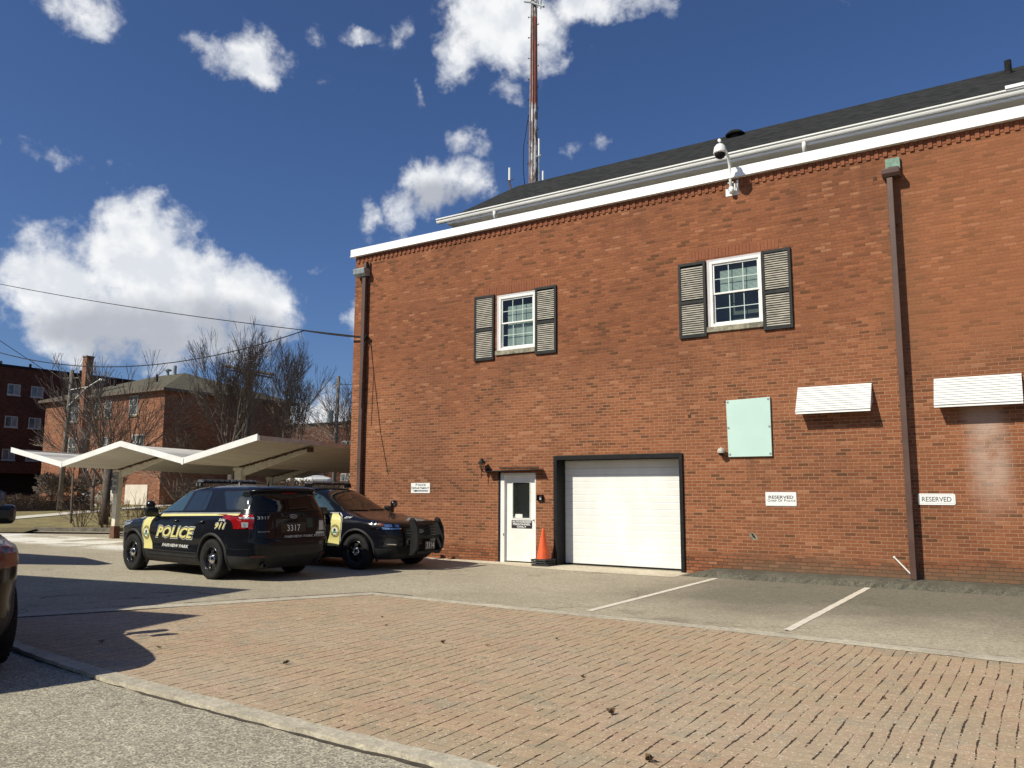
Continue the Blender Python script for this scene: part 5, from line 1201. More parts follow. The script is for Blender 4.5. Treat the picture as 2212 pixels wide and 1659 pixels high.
    if facelift:
        # push bumper
        P = [(3.99, .30), (4.10, .32), (4.20, .45), (4.23, .65), (4.20, .88), (4.10, 1.06), (4.02, 1.10), (3.97, 1.04), (4.03, .80), (4.01, .5)]
        g = MB(); g.box(4.10, 4.17, -.395, .395, .66, .72); pb = g.build('push_bumper', m_black, root, bevel=.01)
        for sg in (-1, 1): fixn(MB().prism(P, 'y', sg * .43 - .035, sg * .43 + .035).build('upright', m_black, pb, bevel=.012))
        for q in ((4.09, 4.15, -.395, .395, .34, .39), (4.08, 4.13, -.395, .395, .98, 1.02)): MB().box(*q).build('cross_bar', m_black, pb)
        g = MB(); g.box(4.175, 4.19, -.17, .17, .42, .60); np_ = g.build('number_plate', m_ink, root, bevel=.004)
        if marks:
            me = text2d(number, 0, .51, .27, .125, .0, 0, 1); mb = MB(); mb.v = [(4.192, v.co.x, v.co.y) for v in me.vertices]
            for p in me.polygons: mb.face(p.vertices)
            mb.build('plate_number', m_wdec, np_)
    return root

police_suv((-13.16, -5.40, 0), 175.0, 1.0, '3317', 'black police SUV numbered 3317 seen from the rear, yellow POLICE on its doors', False)
police_suv((-15.35, -2.46, 0), 0.5, 1.0, '3314', 'black police SUV numbered 3314 facing right with a push bumper at its nose', True)
police_suv((-12.20, -12.62, -.01), -12, 1.15, '', 'dark SUV cut off by the left edge of the photo, standing in the shade', False, marks=False)
# ================================================================ carport with folded roof
m_cpw = mat('carport_white', (.80, .79, .76), (.70, .69, .65), 2, .5)
def corrmat(name, c1, c2, dirt):
    m_ = bpy.data.materials.new(name); m_.use_nodes = True; t = NT(m_.node_tree); b = t.n['Principled BSDF']
    P = t.new('ShaderNodeTexCoord').outputs['Object']; s_ = t.new('ShaderNodeSeparateXYZ'); t.l.new(P, s_.inputs[0])
    c = t.mix(t.sstep(t.noise(t.scale(P, 9, .35, 1), 1, 4), .35, .65), c1, c2)
    c = t.mix(t.m('MULTIPLY', t.sstep(t.noise(t.scale(P, 5, .5, 1), 1.4, 5, .7), .56, .66), .8), c, dirt)
    t.l.new(c, b.inputs['Base Color']); b.inputs['Roughness'].default_value = .7
    wv = t.m('SINE', t.m('MULTIPLY', s_.outputs[0], 2 * math.pi / .15)); t.l.new(t.bump(wv, .5, .02), b.inputs['Normal']); return m_
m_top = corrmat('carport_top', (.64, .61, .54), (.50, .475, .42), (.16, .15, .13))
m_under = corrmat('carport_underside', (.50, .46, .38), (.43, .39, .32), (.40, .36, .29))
m_post = mat('cream_post', (.62, .58, .47), (.52, .47, .37), 6, .6)
m_rpost = mat('rust_brown_base', (.16, .075, .045), (.09, .045, .03), 10, .85)
C = thing('carport', (-24, 2, 0), 'white folded-roof carport of zigzag metal panels on tapered posts with rusty beams', 'carport')
ZS = -.020
def zz(x):   # underside height at the front edge
    for (xa, za), (xb, zb) in zip(ZIG, ZIG[1:]):
        if xa <= x <= xb: return za + (zb - za) * (x - xa) / (xb - xa)
ZIG = [(-30.7, 2.99), (-27.3, 2.42), (-23.98, 3.01), (-20.8, 2.42), (-17.62, 3.0)]
Y0, Y1 = -1.78, 8.8
def zf(x, y): return zz(x) + ZS * (y - Y0)
mb = MB(); mu = MB()
for (xa, za), (xb, zb) in zip(ZIG, ZIG[1:]):
    n = int((xb - xa) / .155)
    for i in range(n):
        a, b_ = xa + (xb - xa) * i / n, xa + (xb - xa) * (i + 1) / n; m_ = (a + b_) / 2
        for (p, q, dp, dq) in ((a, m_, .0, .014), (m_, b_, .014, .0)):
            p1, q1 = min(max(p, xa), xb), min(max(q, xa), xb)
            zp0, zq0 = zf(p1, Y0) + .06 + dp, zf(q1, Y0) + .06 + dq; zp1, zq1 = zf(p1, Y1) + .06 + dp, zf(q1, Y1) + .06 + dq
            mb.quad((p, Y0, zp0), (q, Y0, zq0), (q, Y1, zq1), (p, Y1, zp1))
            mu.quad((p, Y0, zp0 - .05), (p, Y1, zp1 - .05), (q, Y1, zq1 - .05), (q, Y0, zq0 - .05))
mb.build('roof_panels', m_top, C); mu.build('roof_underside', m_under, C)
# fascia along the front, a band 0.18 tall
mb = MB(); P = [(x, z + .0) for x, z in ZIG]; n = len(P)
for (xa, za), (xb, zb) in zip(P, P[1:]):
    mb.prism([(xa, za), (xb, zb), (xb, zb + .175), (xa, za + .175)], 'y', Y0 - .035, Y0)
for (x, z) in ((-27.3, 2.42), (-20.8, 2.42)): mb.box(x - .045, x + .045, Y0 - .05, Y0 - .034, z - .015, z + .155)
fixn(mb.build('fascia', m_cpw, C))
fixn(MB().prism([(Y0, 3.0), (Y1, 3.0 + ZS * (Y1 - Y0)), (Y1, 3.13 + ZS * (Y1 - Y0)), (Y0, 3.13)], 'x', -17.62, -17.585).build('edge_trim', m_post, C)); mb = MB(); mb.prism([(Y0, 2.99), (Y1, 2.99 + ZS * (Y1 - Y0)), (Y1, 3.10 + ZS * (Y1 - Y0)), (Y0, 3.10)], 'x', -30.735, -30.70); fixn(mb.build('edge_trim', m_post, C))
rr = random.Random(8)
for xv in (-27.3, -20.8):
    for py in (.22, 7.0):
        zt = zf(xv, py)
        q = MB(); w0, w1 = .16, .115
        q.prism([(xv - w1 * .9, .42), (xv + w1 * .9, .42), (xv + w0, zt - .10), (xv - w0, zt - .10)], 'y', py - .09, py + .09)
        q.prism([(xv - w0 - .07, zt - .10), (xv + w0 + .07, zt - .10), (xv + w0 + .05, zt - .01), (xv - w0 - .05, zt - .01)], 'y', py - .10, py + .10)
        p_ = fixn(q.build('post', m_post, C, bevel=.01))
        q = MB(); q.prism([(xv - .14, 0), (xv + .14, 0), (xv + .108, .419), (xv - .108, .419)], 'y', py - .11, py + .11); fixn(q.build('post_base', m_rpost, p_))
        for sg in (1,):
            xe = xv + sg * 3.0
            q = MB(); n = 16
            tp = [(xv + sg * 3.0 * i / n, zf(max(-30.69, min(-17.63, xv + sg * 3.0 * i / n)), py) - .012) for i in range(n + 1)]
            bt = [(x, z - (.30 - .19 * i / n)) for i, (x, z) in enumerate(tp)]
            q.prism([*tp, *bt[::-1]] if sg > 0 else [*tp[::-1], *bt], 'y', py - .05, py + .05)
            bm_ = fixn(q.build('beam', m_post, C))
            q = MB(); pts = [(x, py - .055, z - .02 + rr.uniform(-.012, .012)) for x, z in tp]
            fine = []
            for a, b_ in zip(pts, pts[1:]):
                for k in range(4): f = k / 4; fine.append((a[0] + (b_[0] - a[0]) * f, a[1], a[2] + (b_[2] - a[2]) * f + rr.uniform(-.014, .014)))
            q.tube(fine, [rr.uniform(.012, .034) for _ in fine], 5); q.build('rust_seam', m_rust, bm_)
            if sg > 0: q = MB(); q.box(xe - .02, xe + .12, py - .07, py + .06, tp[-1][1] - .14, tp[-1][1] + .0); q.build('rusted_end', m_rust, bm_)
# the sign on the first post
s = thing('post_sign', (-27.3, .1, 1.7), 'narrow weathered sign reading POLICE CARS ONLY on the carport post', 'sign')
m_greys = mat('weathered_sign', (.34, .35, .33), (.27, .28, .26), 5, .6)
MB().box(-27.46, -27.14, .10, .125, 1.55, 2.28).build('panel', m_greys, s)
ring('border', -27.45, -27.15, 1.56, 2.27, .01, .015, .098, m_ink, s)
text_on_wall('lettering', [('POLICE', -27.3, 2.12, .13, .24, .02), ('CARS', -27.3, 1.91, .13, .22, .02), ('ONLY', -27.3, 1.70, .13, .22, .02)], .097, m_ink, s)

# ================================================================ background buildings
m_brick2 = brickmat('orange_house_brick', L=.24, H=.075, main=False, tones=[(0, (.11,.045,.026)), (.15, (.19,.072,.036)), (.6, (.255,.098,.05)), (.9, (.31,.13,.07)), (1, (.40,.22,.14))], mortar=((.32,.20,.14), (.22,.13,.09)), vary=.6, mw=.014)
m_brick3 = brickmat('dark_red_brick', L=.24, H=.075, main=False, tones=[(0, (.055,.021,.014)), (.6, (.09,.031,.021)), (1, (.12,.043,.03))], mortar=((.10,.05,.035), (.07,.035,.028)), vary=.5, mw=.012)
m_eave = mat('brown_eave_trim', (.14, .105, .08), (.10, .075, .06), 2, .7)
m_wglass = mat('old_window_glass', (.05, .06, .065), (.16, .18, .19), 1.3, .08)
m_oldf = mat('aged_window_frame', (.46, .45, .42), (.36, .35, .33), 3, .6)
m_cream = mat('cream_garage_door', (.66, .60, .50), (.58, .52, .43), 2, .6)
m_curt = mat('curtain', (.30, .31, .31), (.16, .17, .18), 4, .8, stretch=(6, 1, .3))
H = thing('apartment_house', (-62, 25, .4), 'orange brick apartment house with olive hipped roof and a tall chimney', 'house')
hx0, hx1, hy0, hy1, hz = -70.5, -53.9, 19.6, 31.6, 9.05
MB().box(hx0, hx1, hy0, hy1, -1, hz).build('wall', m_brick2, H)
e = .45; q = MB(); rz = 11.55; ra, rb = (hx0 + 6.2, 25.6, rz), (hx1 - 6.4, 25.6, rz)
a, b_, c_, d_ = (hx0 - e, hy0 - e, hz + .12), (hx1 + e, hy0 - e, hz + .12), (hx1 + e, hy1 + e, hz + .12), (hx0 - e, hy1 + e, hz + .12)
q.quad(a, b_, rb, ra); q.quad(b_, c_, rb); q.quad(c_, d_, ra, rb); q.quad(d_, a, ra)
rf = fixn(q.build('roof', m_shing2, H)); MB().box(hx0 - e, hx1 + e, hy0 - e, hy1 + e, hz - .08, hz + .115).build('eave', m_eave, H)
MB().box(-64.3, -63.72, 19.02, 19.599, -1, 12.3).build('chimney', m_brick2, H); MB().box(-64.34, -63.68, 18.98, 19.65, 12.301, 12.40).build('chimney_cap', m_eave, H)
MB().tube([(-61.3, 25.3, 11.3), (-61.3, 25.3, 12.2)], .16, 10).build('roof_vent', m_galv, rf)
q = MB(); q.lathe([(.12, 0), (.12, .55), (.3, .5), (.3, .62), (0, .7)], (-62.4, 25.4, 11.35), 'z', 12); q.build('roof_vent', m_galv, rf)
for x, y in ((-67, 22.3), (-65.5, 22.6), (-59.0, 22.2)): MB().tube([(x, y, 10.0), (x, y, 10.9)], .09, 8).build('vent_pipe', m_black, rf)
def win(parent, x0, x1, z0, z1, y, mull=1, m_f=None, cross=True):
    f = MB(); t_ = .08; m_f = m_f or m_oldf
    f.box(x0, x0 + t_, y - .05, y, z0, z1); f.box(x1 - t_, x1, y - .05, y, z0, z1); f.box(x0 + t_, x1 - t_, y - .05, y, z1 - t_, z1); f.box(x0 + t_, x1 - t_, y - .05, y, z0, z0 + t_)
    for i in range(mull): xx = x0 + (x1 - x0) * (i + 1) / (mull + 1); f.box(xx - .04, xx + .04, y - .045, y, z0 + t_, z1 - t_)
    if cross: zm = (z0 + z1) / 2; f.box(x0 + t_, x1 - t_, y - .04, y, zm - .035, zm + .035)
    o = f.build('window', m_f, parent); g_ = MB(); g_.quad((x0 + .05, y - .012, z0 + .05), (x1 - .05, y - .012, z0 + .05), (x1 - .05, y - .012, z1 - .05), (x0 + .05, y - .012, z1 - .05)); g_.build('pane', m_wglass, o)
    MB().box(x0 - .06, x1 + .06, y - .10, y, z0 - .12, z0).build('sill', m_sill, o); return o
for (x0, x1, z0, z1, ml) in ((-58.3, -57.2, 7.35, 8.85, 1), (-61.6, -60.7, 7.4, 8.7, 0), (-63.0, -62.4, 7.4, 8.6, 0), (-66.6, -65.3, 7.2, 8.75, 1), (-57.7, -56.1, 4.7, 5.85, 2), (-66.5, -65.3, 4.4, 5.9, 1), (-61.8, -60.9, 4.6, 5.8, 0)): win(H, x0, x1, z0, z1, hy0, ml)
for x0, x1 in ((-60.7, -59.4), (-58.1, -55.3)): MB().box(x0, x1, hy0 - .06, hy0, .3, 2.1).build('garage_door', m_cream, H)
MB().box(-63.9, -63.4, hy0 - .04, hy0, 3.1, 3.5).build('wall_vent', m_white, H)

K = thing('apartment_block', (-84, 24, .4), 'tall dark red brick apartment block at the left edge with rows of white windows', 'apartment building')
kx = -78.0
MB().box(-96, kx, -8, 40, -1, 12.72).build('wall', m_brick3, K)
q = MB(); q.box(-96.1, kx + .08, -8.1, 40.1, 12.722, 12.95); K1 = q.build('parapet', m_black, K)
MB().box(kx + .001, kx + 1.2, 4, 33, 3.15, 4.15).build('entrance_canopy', m_brick3, K)
q = MB(); q.box(-93, -80, 14, 20.2, 12.96, 13.5); q.build('roof_housing', m_sill, K)
for y in (22.2, 27.0): MB().tube([(kx - 1, y, 12.9), (kx - 1, y, 13.4)], .12, 8).build('vent_pipe', m_black, K)
for zr in (10.25, 7.33, 4.36):
    for yc in (11.0, 14.4, 17.3, 20.45, 22.5, 26.2):
        f = MB(); y0_, y1_, z1_ = yc - .55, yc + .55, zr + .98; t_ = .07
        f.box(kx, kx + .06, y0_, y0_ + t_, zr, z1_); f.box(kx, kx + .06, y1_ - t_, y1_, zr, z1_); f.box(kx, kx + .06, y0_ + t_, y1_ - t_, z1_ - t_, z1_); f.box(kx, kx + .06, y0_ + t_, y1_ - t_, zr, zr + t_); f.box(kx, kx + .055, yc - .035, yc + .035, zr + t_, z1_ - t_); f.box(kx, kx + .1, y0_ - .05, y1_ + .05, zr - .1, zr - .001)
        o = f.build('window', m_oldf, K); g_ = MB(); g_.quad((kx + .02, y0_, zr), (kx + .02, yc, zr), (kx + .02, yc, z1_), (kx + .02, y0_, z1_)); g_.build('pane', m_wglass, o); g_ = MB(); g_.quad((kx + .02, yc, zr), (kx + .02, y1_, zr), (kx + .02, y1_, z1_), (kx + .02, yc, z1_)); g_.build('curtain', m_curt, o)
q = MB(); q.box(kx + .002, kx + .05, 5, 32.5, .2, 3.14); q.build('garage_opening', m_black, K)

Z_ = thing('long_building', (-50, 50, .6), 'low dark flat-roofed brick building far behind the bare trees', 'building')
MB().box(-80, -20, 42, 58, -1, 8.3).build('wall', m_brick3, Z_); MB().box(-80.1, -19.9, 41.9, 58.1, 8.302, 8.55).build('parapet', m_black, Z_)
for i in range(9):
    x0 = -58 + i * 3.4; win(Z_, x0, x0 + 1.2, 5.2, 6.6, 42, 1); win(Z_, x0, x0 + 1.2, 2.0, 3.4, 42, 1)
# ================================================================ bare trees
m_bark = mat('grey_brown_bark', (.115, .090, .068), (.065, .050, .038), 9, .95, bump=.5)
m_twig = mat('thin_twigs', (.21, .17, .135), (.15, .12, .095), 5, .95)
m_twig2 = mat('red_brown_twigs', (.19, .13, .09), (.13, .09, .064), 5, .95)
def seg(mb, a, b, ra, rb, n=4):
    d = (b - a)
    if d.length < 1e-6: return
    d.normalize(); u = d.orthogonal().normalized(); w_ = d.cross(u); o = len(mb.v)
    for p, r_ in ((a, ra), (b, rb)):
        for k in range(n): an = 2 * math.pi * k / n; mb.v.append(tuple(p + (u * math.cos(an) + w_ * math.sin(an)) * r_))
    for k in range(n): mb.f.append((o + k, o + (k + 1) % n, o + n + (k + 1) % n, o + n + k)); mb.mi.append(0)
def grow(mb, p, d, L, r_, lev, rr, up, spread, rmin, kids=3):
    n = 3 if lev > 1 else 2
    for i in range(n):
        q = p + d * (L / n); r2 = max(rmin, r_ * .86)
        seg(mb, p, q, r_, r2, 5 if lev > 3 else 3)
        p, r_ = q, r2
        d = (d + Vector((rr.gauss(0, .12), rr.gauss(0, .12), rr.gauss(0, .05) + up))).normalized()
        if (lev > 0 and i < n - 1 or (lev > 0 and lev < 3)) and rr.random() < .66:
            k = d.cross(Vector((rr.gauss(0, 1), rr.gauss(0, 1), rr.gauss(0, 1)))).normalized()
            dd = (d * math.cos(spread) + k * math.sin(spread)).normalized()
            grow(mb, p, dd, L * rr.uniform(.55, .8), r_ * .58, lev - 1, rr, up, spread, rmin, kids)
    if lev > 0:
        for j in range(kids - 1):
            k = d.cross(Vector((rr.gauss(0, 1), rr.gauss(0, 1), rr.gauss(0, 1)))).normalized(); an = spread * rr.uniform(.5, 1.05)
            dd = (d * math.cos(an) + k * math.sin(an)).normalized()
            grow(mb, p, dd, L * rr.uniform(.68, .88), r_ * .72, lev - 1, rr, up, spread, rmin, kids)
def tree(x, y, zb, stems, L, lev, label, seed, tr=.16, th=2.0, up=.06, spread=.42, lean=.35, rmin=.011, kids=3, twig=None, name='bare_tree', group='bare trees behind the carport'):
    rr = random.Random(seed); s = thing(name, (x, y, zb), label, 'tree', group)
    tk = MB(); top = Vector((x + rr.uniform(-.15, .15), y, zb + th)); tk.tube([(x, y, zb - .3), (x, y, zb + .15), tuple(top)], [tr * 1.35, tr, tr * .85], 10); tk.build('trunk', m_bark, s, smooth=True)
    cr_ = MB()
    for i in range(stems):
        a = 2 * math.pi * i / stems + rr.uniform(-.4, .4); ln = lean * rr.uniform(.5, 1.25) if i else lean * .2
        d = Vector((math.cos(a) * ln, math.sin(a) * ln, 1)).normalized(); grow(cr_, top - Vector((0, 0, .1)), d, L * rr.uniform(.9, 1.1), tr * .42, lev, rr, up, spread, rmin, kids)
    cr_.build('crown', twig or m_twig, s); return s
tree(-41.5, 8.3, .3, 7, 2.15, 4, 'wide bare tree with many slender arching stems in front of the orange brick house', 3, tr=.20, th=1.6, up=.07, spread=.36, lean=.80, rmin=.010)
tree(-47.5, 11.0, .3, 5, 1.8, 4, 'sparser bare tree between the utility pole and the chimney', 14, tr=.12, th=1.6, up=.07, spread=.40, lean=.75, rmin=.0095)
tree(-40.8, 15.5, .4, 6, 2.28, 5, 'tallest bare tree, rounded and dense, above the carport peak', 5, tr=.2, th=2.6, up=.10, spread=.30, lean=.40, rmin=.0095)
tree(-40.4, 19.9, .4, 5, 2.2, 5, 'bare upright tree right of the tallest one, near the transformer pole', 6, tr=.17, th=2.6, up=.10, spread=.30, lean=.40, rmin=.0095)
tree(-41.2, 26.2, .4, 5, 2.3, 5, 'bare tree partly hidden by the corner of the brick building', 7, tr=.2, th=2.0, up=.05, spread=.42, lean=.55, rmin=.010)
tree(-46.5, 15.8, .4, 6, 1.6, 4, 'low bushy bare tree against the shaded side of the brick house', 9, tr=.12, th=.7, up=.03, spread=.55, lean=.8, rmin=.0095)
tree(-45.5, 26.5, .4, 6, 1.5, 4, 'low bare tree before the flat-roofed building', 12, tr=.12, th=.9, up=.03, spread=.55, lean=.8, rmin=.009)
tree(-37.2, 4.1, .15, 3, 1.0, 3, 'thin young bare tree on the lawn left of the carport post', 21, tr=.055, th=2.2, up=.05, spread=.5, lean=.5, rmin=.009)
tree(-51.3, 10.5, .3, 7, .55, 4, 'small clipped round-topped bare tree on a pale trunk by the garage', 22, tr=.07, th=1.0, up=.02, spread=.7, lean=1.4, rmin=.012, kids=4)
tree(-50.0, 13.0, .3, 7, .6, 4, 'second small clipped bare tree, nearer the white garden chairs', 23, tr=.07, th=1.1, up=.02, spread=.7, lean=1.5, rmin=.012, kids=4)
# thick bare trunk behind the post
s = thing('bare_tree', (-35, 4.4, .2), 'dark thick tree trunk standing behind the carport post', 'tree'); MB().tube([(-35, 4.35, -.1), (-35, 4.35, .5), (-35.0, 4.4, 2.9)], [.24, .18, .17], 10).build('trunk', m_bark, s, smooth=True)
# bare shrubs along the kerb
SH = [(-34.3, 2.9, 'leftmost bare shrub on the lawn kerb'), (-33.0, 3.3, 'bare arching shrub at the kerb below the low roof valley'), (-31.9, 3.9, 'bare shrub immediately left of the carport post'), (-31.2, 5.0, 'bare shrub right of the carport post'), (-30.6, 6.6, 'bare shrub before the cream garage doors'), (-30.0, 8.0, 'bare shrub just above the nose of SUV 3317')]
for i, (x, y, lb) in enumerate(SH):
    rr = random.Random(60 + i); s = thing('bare_shrub', (x, y, .15), lb, 'shrub', 'bare shrubs along the lawn kerb'); mb = MB()
    for k in range(13):
        a = rr.uniform(0, 6.28); ln = rr.uniform(.15, .9); d = Vector((math.cos(a) * ln, math.sin(a) * ln, 1)).normalized()
        grow(mb, Vector((x + math.cos(a) * .15, y + math.sin(a) * .15, .05)), d, rr.uniform(.45, .72), .016, 2, rr, -.01, .5, .006, 3)
    mb.build('stems', m_twig2, s)
# hedges of brown twigs
def hedge(x0, y0, x1, y1, wdt, zb, zt, n, label, seed, group=None):
    rr = random.Random(seed); s = thing('hedge', ((x0 + x1) / 2, (y0 + y1) / 2, zb), label, 'hedge', group); mb = MB(); L = math.hypot(x1 - x0, y1 - y0); nx, ny = -(y1 - y0) / L, (x1 - x0) / L
    core = MB(); 
    for i in range(n):
        f = rr.random(); g_ = rr.uniform(-.5, .5); z = zb + (zt - zb) * rr.random() ** .6 * (1 + .05 * math.sin(f * 40)); p = Vector((x0 + (x1 - x0) * f + nx * wdt * g_, y0 + (y1 - y0) * f + ny * wdt * g_, z))
        d = Vector((rr.gauss(0, .6), rr.gauss(0, .6), rr.gauss(.5, .5))).normalized(); seg(mb, p, p + d * rr.uniform(.12, .36), .013, .005, 3)
    mb.build('twigs', m_twig2, s)
    ang = math.atan2(y1 - y0, x1 - x0); T = Matrix.Translation(((x0 + x1) / 2, (y0 + y1) / 2, 0)) @ Matrix.Rotation(ang, 4, 'Z')
    core.box(-L / 2 + .1, L / 2 - .1, -wdt * .28, wdt * .28, zb - .2, zt - .28, T); core.build('inner_branches', m_bark, s); return s
hedge(-38.8, 11.0, -16.5, 13.2, 1.5, .2, 2.05, 26000, 'long clipped brown winter hedge behind the carport and the police cars', 31)
hedge(-52.5, 8.2, -50.2, 12.6, 1.2, .3, 1.3, 2500, 'low reddish hedge in front of the dark garage opening', 32)
# garden chairs
def chair(x, y, yaw, label):
    s = thing('garden_chair', (x, y, .55), label, 'chair', 'white garden chairs', world=False); s.rotation_euler = (0, 0, R(yaw)); m_w = m_vinyl
    mb = MB()
    for i in range(7): a = -.30 + i * .09; h = 1.15 - abs(a) * .7; mb.prism([(-.30, .30), (-.27, .30), (-.57, h), (-.60, h)], 'y', a, a + .075)
    fixn(mb.build('backrest', m_w, s)); mb = MB()
    for i in range(6): xx = -.3 + i * .11; mb.box(xx, xx + .095, -.3, .3, .32 + i * .012, .345 + i * .012)
    mb.build('seat', m_w, s)
    for sg in (-1, 1):
        mb = MB(); mb.box(-.45, .40, sg * .36 - .06, sg * .36 + .06, .62, .65); mb.build('armrest', m_w, s)
        mb = MB(); mb.box(.26, .36, sg * .33 - .015, sg * .33 + .015, 0, .62); mb.build('leg', m_w, s); mb = MB(); mb.prism([(.3, .30), (.3, .38), (-.55, .08), (-.55, .0), (-.45, .0)], 'y', sg * .33 - .015, sg * .33 + .015); fixn(mb.build('leg', m_w, s))
chair(-57.6, 16.1, -50, 'left white slatted garden chair seen from the front, on the lawn'); chair(-57.1, 16.6, 200, 'right white slatted garden chair seen from the side, on the lawn')
# ================================================================ poles and wires
m_pole = mat('weathered_pole', (.20, .17, .14), (.13, .11, .09), 5, .9, stretch=(6, 6, .5))
s = thing('utility_pole', (-50.04, 10.4, .2), 'leaning wooden utility pole with a street lamp arm, before the chimney', 'utility pole')
MB().tube([(-50.04, 10.4, 0), (-49.75, 10.4, 9.0)], [.155, .115], 12).build('pole', m_pole, s, smooth=True)
q = MB(); q.tube([(-49.8, 10.3, 6.7), (-48.9, 10.9, 7.9), (-48.35, 11.3, 8.35)], .05, 8); q.tube([(-49.8, 10.3, 7.75), (-48.9, 10.9, 7.95)], .035, 6); q.build('lamp_arm', m_galv, s)
q = MB(); q.lathe([(0, .1), (.16, .06), (.2, -.04), (0, -.08)], (-48.15, 11.4, 8.4), 'z', 12); q.build('lamp_head', m_white, s)
q = MB(); q.tube([(-50.3, 10.2, 8.5), (-49.3, 10.6, 8.5)], .05, 5); q.build('crossarm', m_pole, s)
s = thing('utility_pole', (-40.3, 23.5, .4), 'slim wooden utility pole carrying a white transformer can', 'utility pole')
MB().tube([(-40.3, 23.5, 0), (-40.15, 23.5, 9.5)], [.16, .11], 10).build('pole', m_pole, s, smooth=True)
q = MB(); q.lathe([(0, 0), (.21, 0), (.21, .8), (.12, .88), (0, .9)], (-40.5, 23.2, 6.3), 'z', 14); q.build('transformer', m_galv, s)
q = MB(); q.box(-40.45, -39.9, 23.45, 23.55, 8.9, 9.0); q.build('crossarm', m_pole, s)
s = thing('utility_pole', (-51.2, 24.9, .4), 'brown utility pole with a tilted double crossarm behind the hipped roof', 'utility pole')
MB().tube([(-51.2, 24.9, 0), (-50.5, 24.3, 10.9)], [.32, .30], 10).build('pole', m_bark, s, smooth=True)
q = MB(); q.tube([(-53.1, 24.0, 11.35), (-48.1, 24.6, 10.35)], .13, 6); q.tube([(-52.6, 24.3, 11.0), (-48.4, 24.8, 10.15)], .07, 6); q.build('crossarm', m_bark, s)
def wire(pts_a, pts_b, sag, r_, label, n=28):
    a, b = Vector(pts_a), Vector(pts_b); P = [a + (b - a) * (i / n) - Vector((0, 0, 4 * sag * (i / n) * (1 - i / n))) for i in range(n + 1)]
    mb = MB(); mb.tube(P, r_, 5); o = mb.build('overhead_wire', m_black, smooth=True); return tag(o, label, 'wire', 'overhead wires')
wire((-15.36, -.1, 5.86), (-36.22, -1.59, 10.25), .18, .013, 'upper overhead wire rising from the brick corner to the left edge')
wire((-17.65, -.26, 6.27), (-33.09, -2.67, 7.13), 1.03, .016, 'sagging thick wire looping below the upper one')
wire((-17.65, -.26, 6.262), (-15.36, -.1, 5.84), .02, .02, 'short doubled wire between the junction and the wall hook', 8)
wire((-52.5, 5.0, 12.0), (-60.67, 15.5, 9.8), .1, .02, 'thin wire slanting down at the far left over the dark block')
wire((-40.15, 23.5, 8.95), (-28, 30, 10.3), .5, .018, 'thin upper wire running from the transformer pole to the brick building')
wire((-40.2, 23.5, 6.0), (-28, 22, 4.1), .2, .02, 'lower wire from the transformer pole, above the carport end')
wire((-40.2, 23.5, 4.6), (-20, 30, 4.4), .3, .02, 'lowest wire crossing behind the carport end')
s = thing('wire_bracket', (-15.36, 0, 5.8), 'black wire hook with a dangling loop beside the left downspout', 'wire bracket')
q = MB(); q.tube([(-15.36, 0, 5.84), (-15.36, -.12, 5.86)], .025, 8); q.tube([(-15.42, -.13, 5.80), (-15.33, -.13, 5.92)], .03, 8); q.build('hook', m_black, s)
q = MB(); q.tube([(-15.38, -.1, 5.82), (-15.44, -.12, 5.6), (-15.43, -.15, 5.2), (-15.45, -.15, 3.9)], .010, 6); q.tube([(-15.30, -.02, 5.8), (-15.18, -.012, 5.0), (-14.85, -.012, 3.2), (-14.55, -.012, 2.1)], .008, 6); q.tube([(-15.30, -.02, 5.7), (-15.16, -.012, 4.9), (-15.2, -.012, 3.4)], .006, 6); q.build('cable', m_rust, s)

# white car parked on the far side of the hedge
root = thing('parked_car', (-45.6, 25.6, 1.72), 'white car seen over the hedge under the end of the carport roof', 'car', world=False)
root.rotation_euler = (0, 0, R(-25))
m_wp = bodycol('white_car_paint', (.75, .76, .76))
me = _body.copy(); me.materials.clear(); [me.materials.append(m) for m in (m_wp, m_clad, m_seamc)]
o = bpy.data.objects.new('body', me); COL.objects.link(o); o.parent = root; root.scale = (1.05, 1.0, .86)
for sd in 'LR': drape('side_glass', [W_FRONT, W_REAR, W_QUART], sd, .01, m_tint, root, .15)
drape('windscreen', [[(-.80, 1.22), (.80, 1.22), (.70, 1.45), (.60, 1.665), (-.60, 1.665), (-.70, 1.45)]], 'F', .01, m_tint, root, .1)
for ax in AX:
    for sg in (1, -1):
        mb = MB(); mb.lathe([(0, .12 * sg), (.24, .12 * sg), (.26, .10 * sg), (.37, .10 * sg), (.375, -.1 * sg), (0, -.1 * sg)], (ax, .885 * sg, .375), 'y', 20); mb.build('wheel', m_tyre, root)

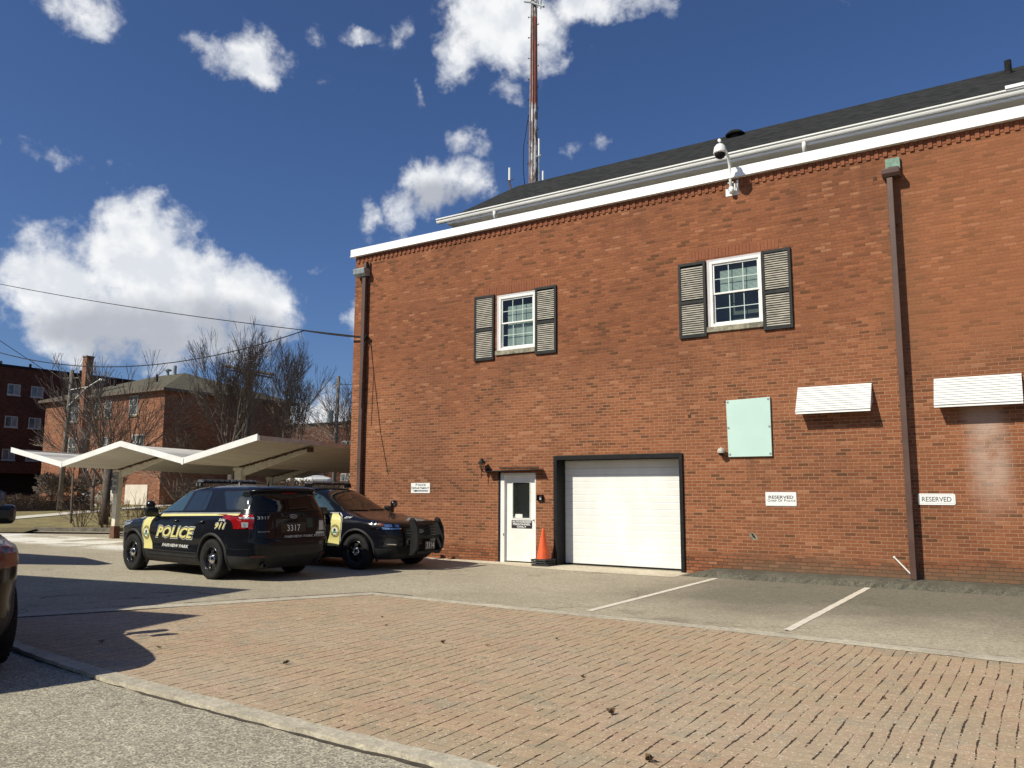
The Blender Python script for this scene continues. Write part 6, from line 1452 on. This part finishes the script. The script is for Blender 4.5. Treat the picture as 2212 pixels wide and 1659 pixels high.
# ================================================================ things outside the frame that throw the shade at left
s = thing('neighbour_building', (-22, -22, 0), 'plain brick building left of the camera, outside the photo, shading the lot', 'building')
T = Matrix.Translation((-14.5, -13.3, 0)) @ Matrix.Rotation(R(10), 4, 'Z')
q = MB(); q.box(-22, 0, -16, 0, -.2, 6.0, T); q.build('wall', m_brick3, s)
T2 = Matrix.Translation((-12.55, -15.4, 0)) @ Matrix.Rotation(R(14), 4, 'Z'); MB().box(-9, 0, -12, 0, -.2, 5.99, T2).build('shade_wing', m_brick3, s)  # unseen wing, added to fill out the shade on the pavers
q = MB(); q.box(-22.1, .06, -16.1, .06, 6.002, 6.12, T); q.build('parapet', m_eave, s)
s = thing('rear_canopy', (-26, -9, 0), 'low folded metal canopy left of the camera, outside the photo', 'carport')
q = MB(); top = [(-29.5, -7.2, 2.5), (-27.8, -7.2, 2.5), (-24.4, -8.2, 3.0), (-21.4, -7.4, 2.45), (-19.3, -8.55, 2.95)]; bot = [(-29.5, -10.6, 2.5), (-27.8, -10.3, 2.5), (-24.4, -10.0, 3.0), (-21.4, -9.6, 2.45), (-19.3, -8.9, 2.95)]
for i in range(4): q.quad(top[i], top[i + 1], bot[i + 1], bot[i]); q.quad(*[(p[0], p[1], p[2] - .06) for p in (bot[i], bot[i + 1], top[i + 1], top[i])])
q.build('roof_panels', m_top, s)
for x, y in ((-27.8, -8.8), (-21.4, -8.6)): MB().box(x - .08, x + .08, y - .08, y + .08, 0, 2.45).build('post', m_post, s)
# houses and trees behind the camera, as the car windows mirror them
s = thing('gabled_house', (-8, -42, 0), 'gabled house behind the camera, mirrored in the car windows', 'house')
q = MB(); q.box(-16, 0, -50, -40, -.3, 4.6); q.build('wall', m_brick2, s)
q = MB(); q.prism([(-16.6, 4.6), (.6, 4.6), (-8, 8.6)], 'y', -50.4, -39.6); fixn(q.build('roof', m_shing2, s))
tree(-17, -36, 0, 6, 2.2, 4, 'bare tree behind the camera beside the gabled house', 51, tr=.2, th=2, rmin=.02, group='bare trees behind the camera')
tree(6, -34, 0, 6, 2.2, 4, 'bare tree behind the camera at the right of the gabled house', 52, tr=.2, th=2, rmin=.02, group='bare trees behind the camera')
for o in bpy.data.objects:
    if o.get('_w') is not None: del o['_w']
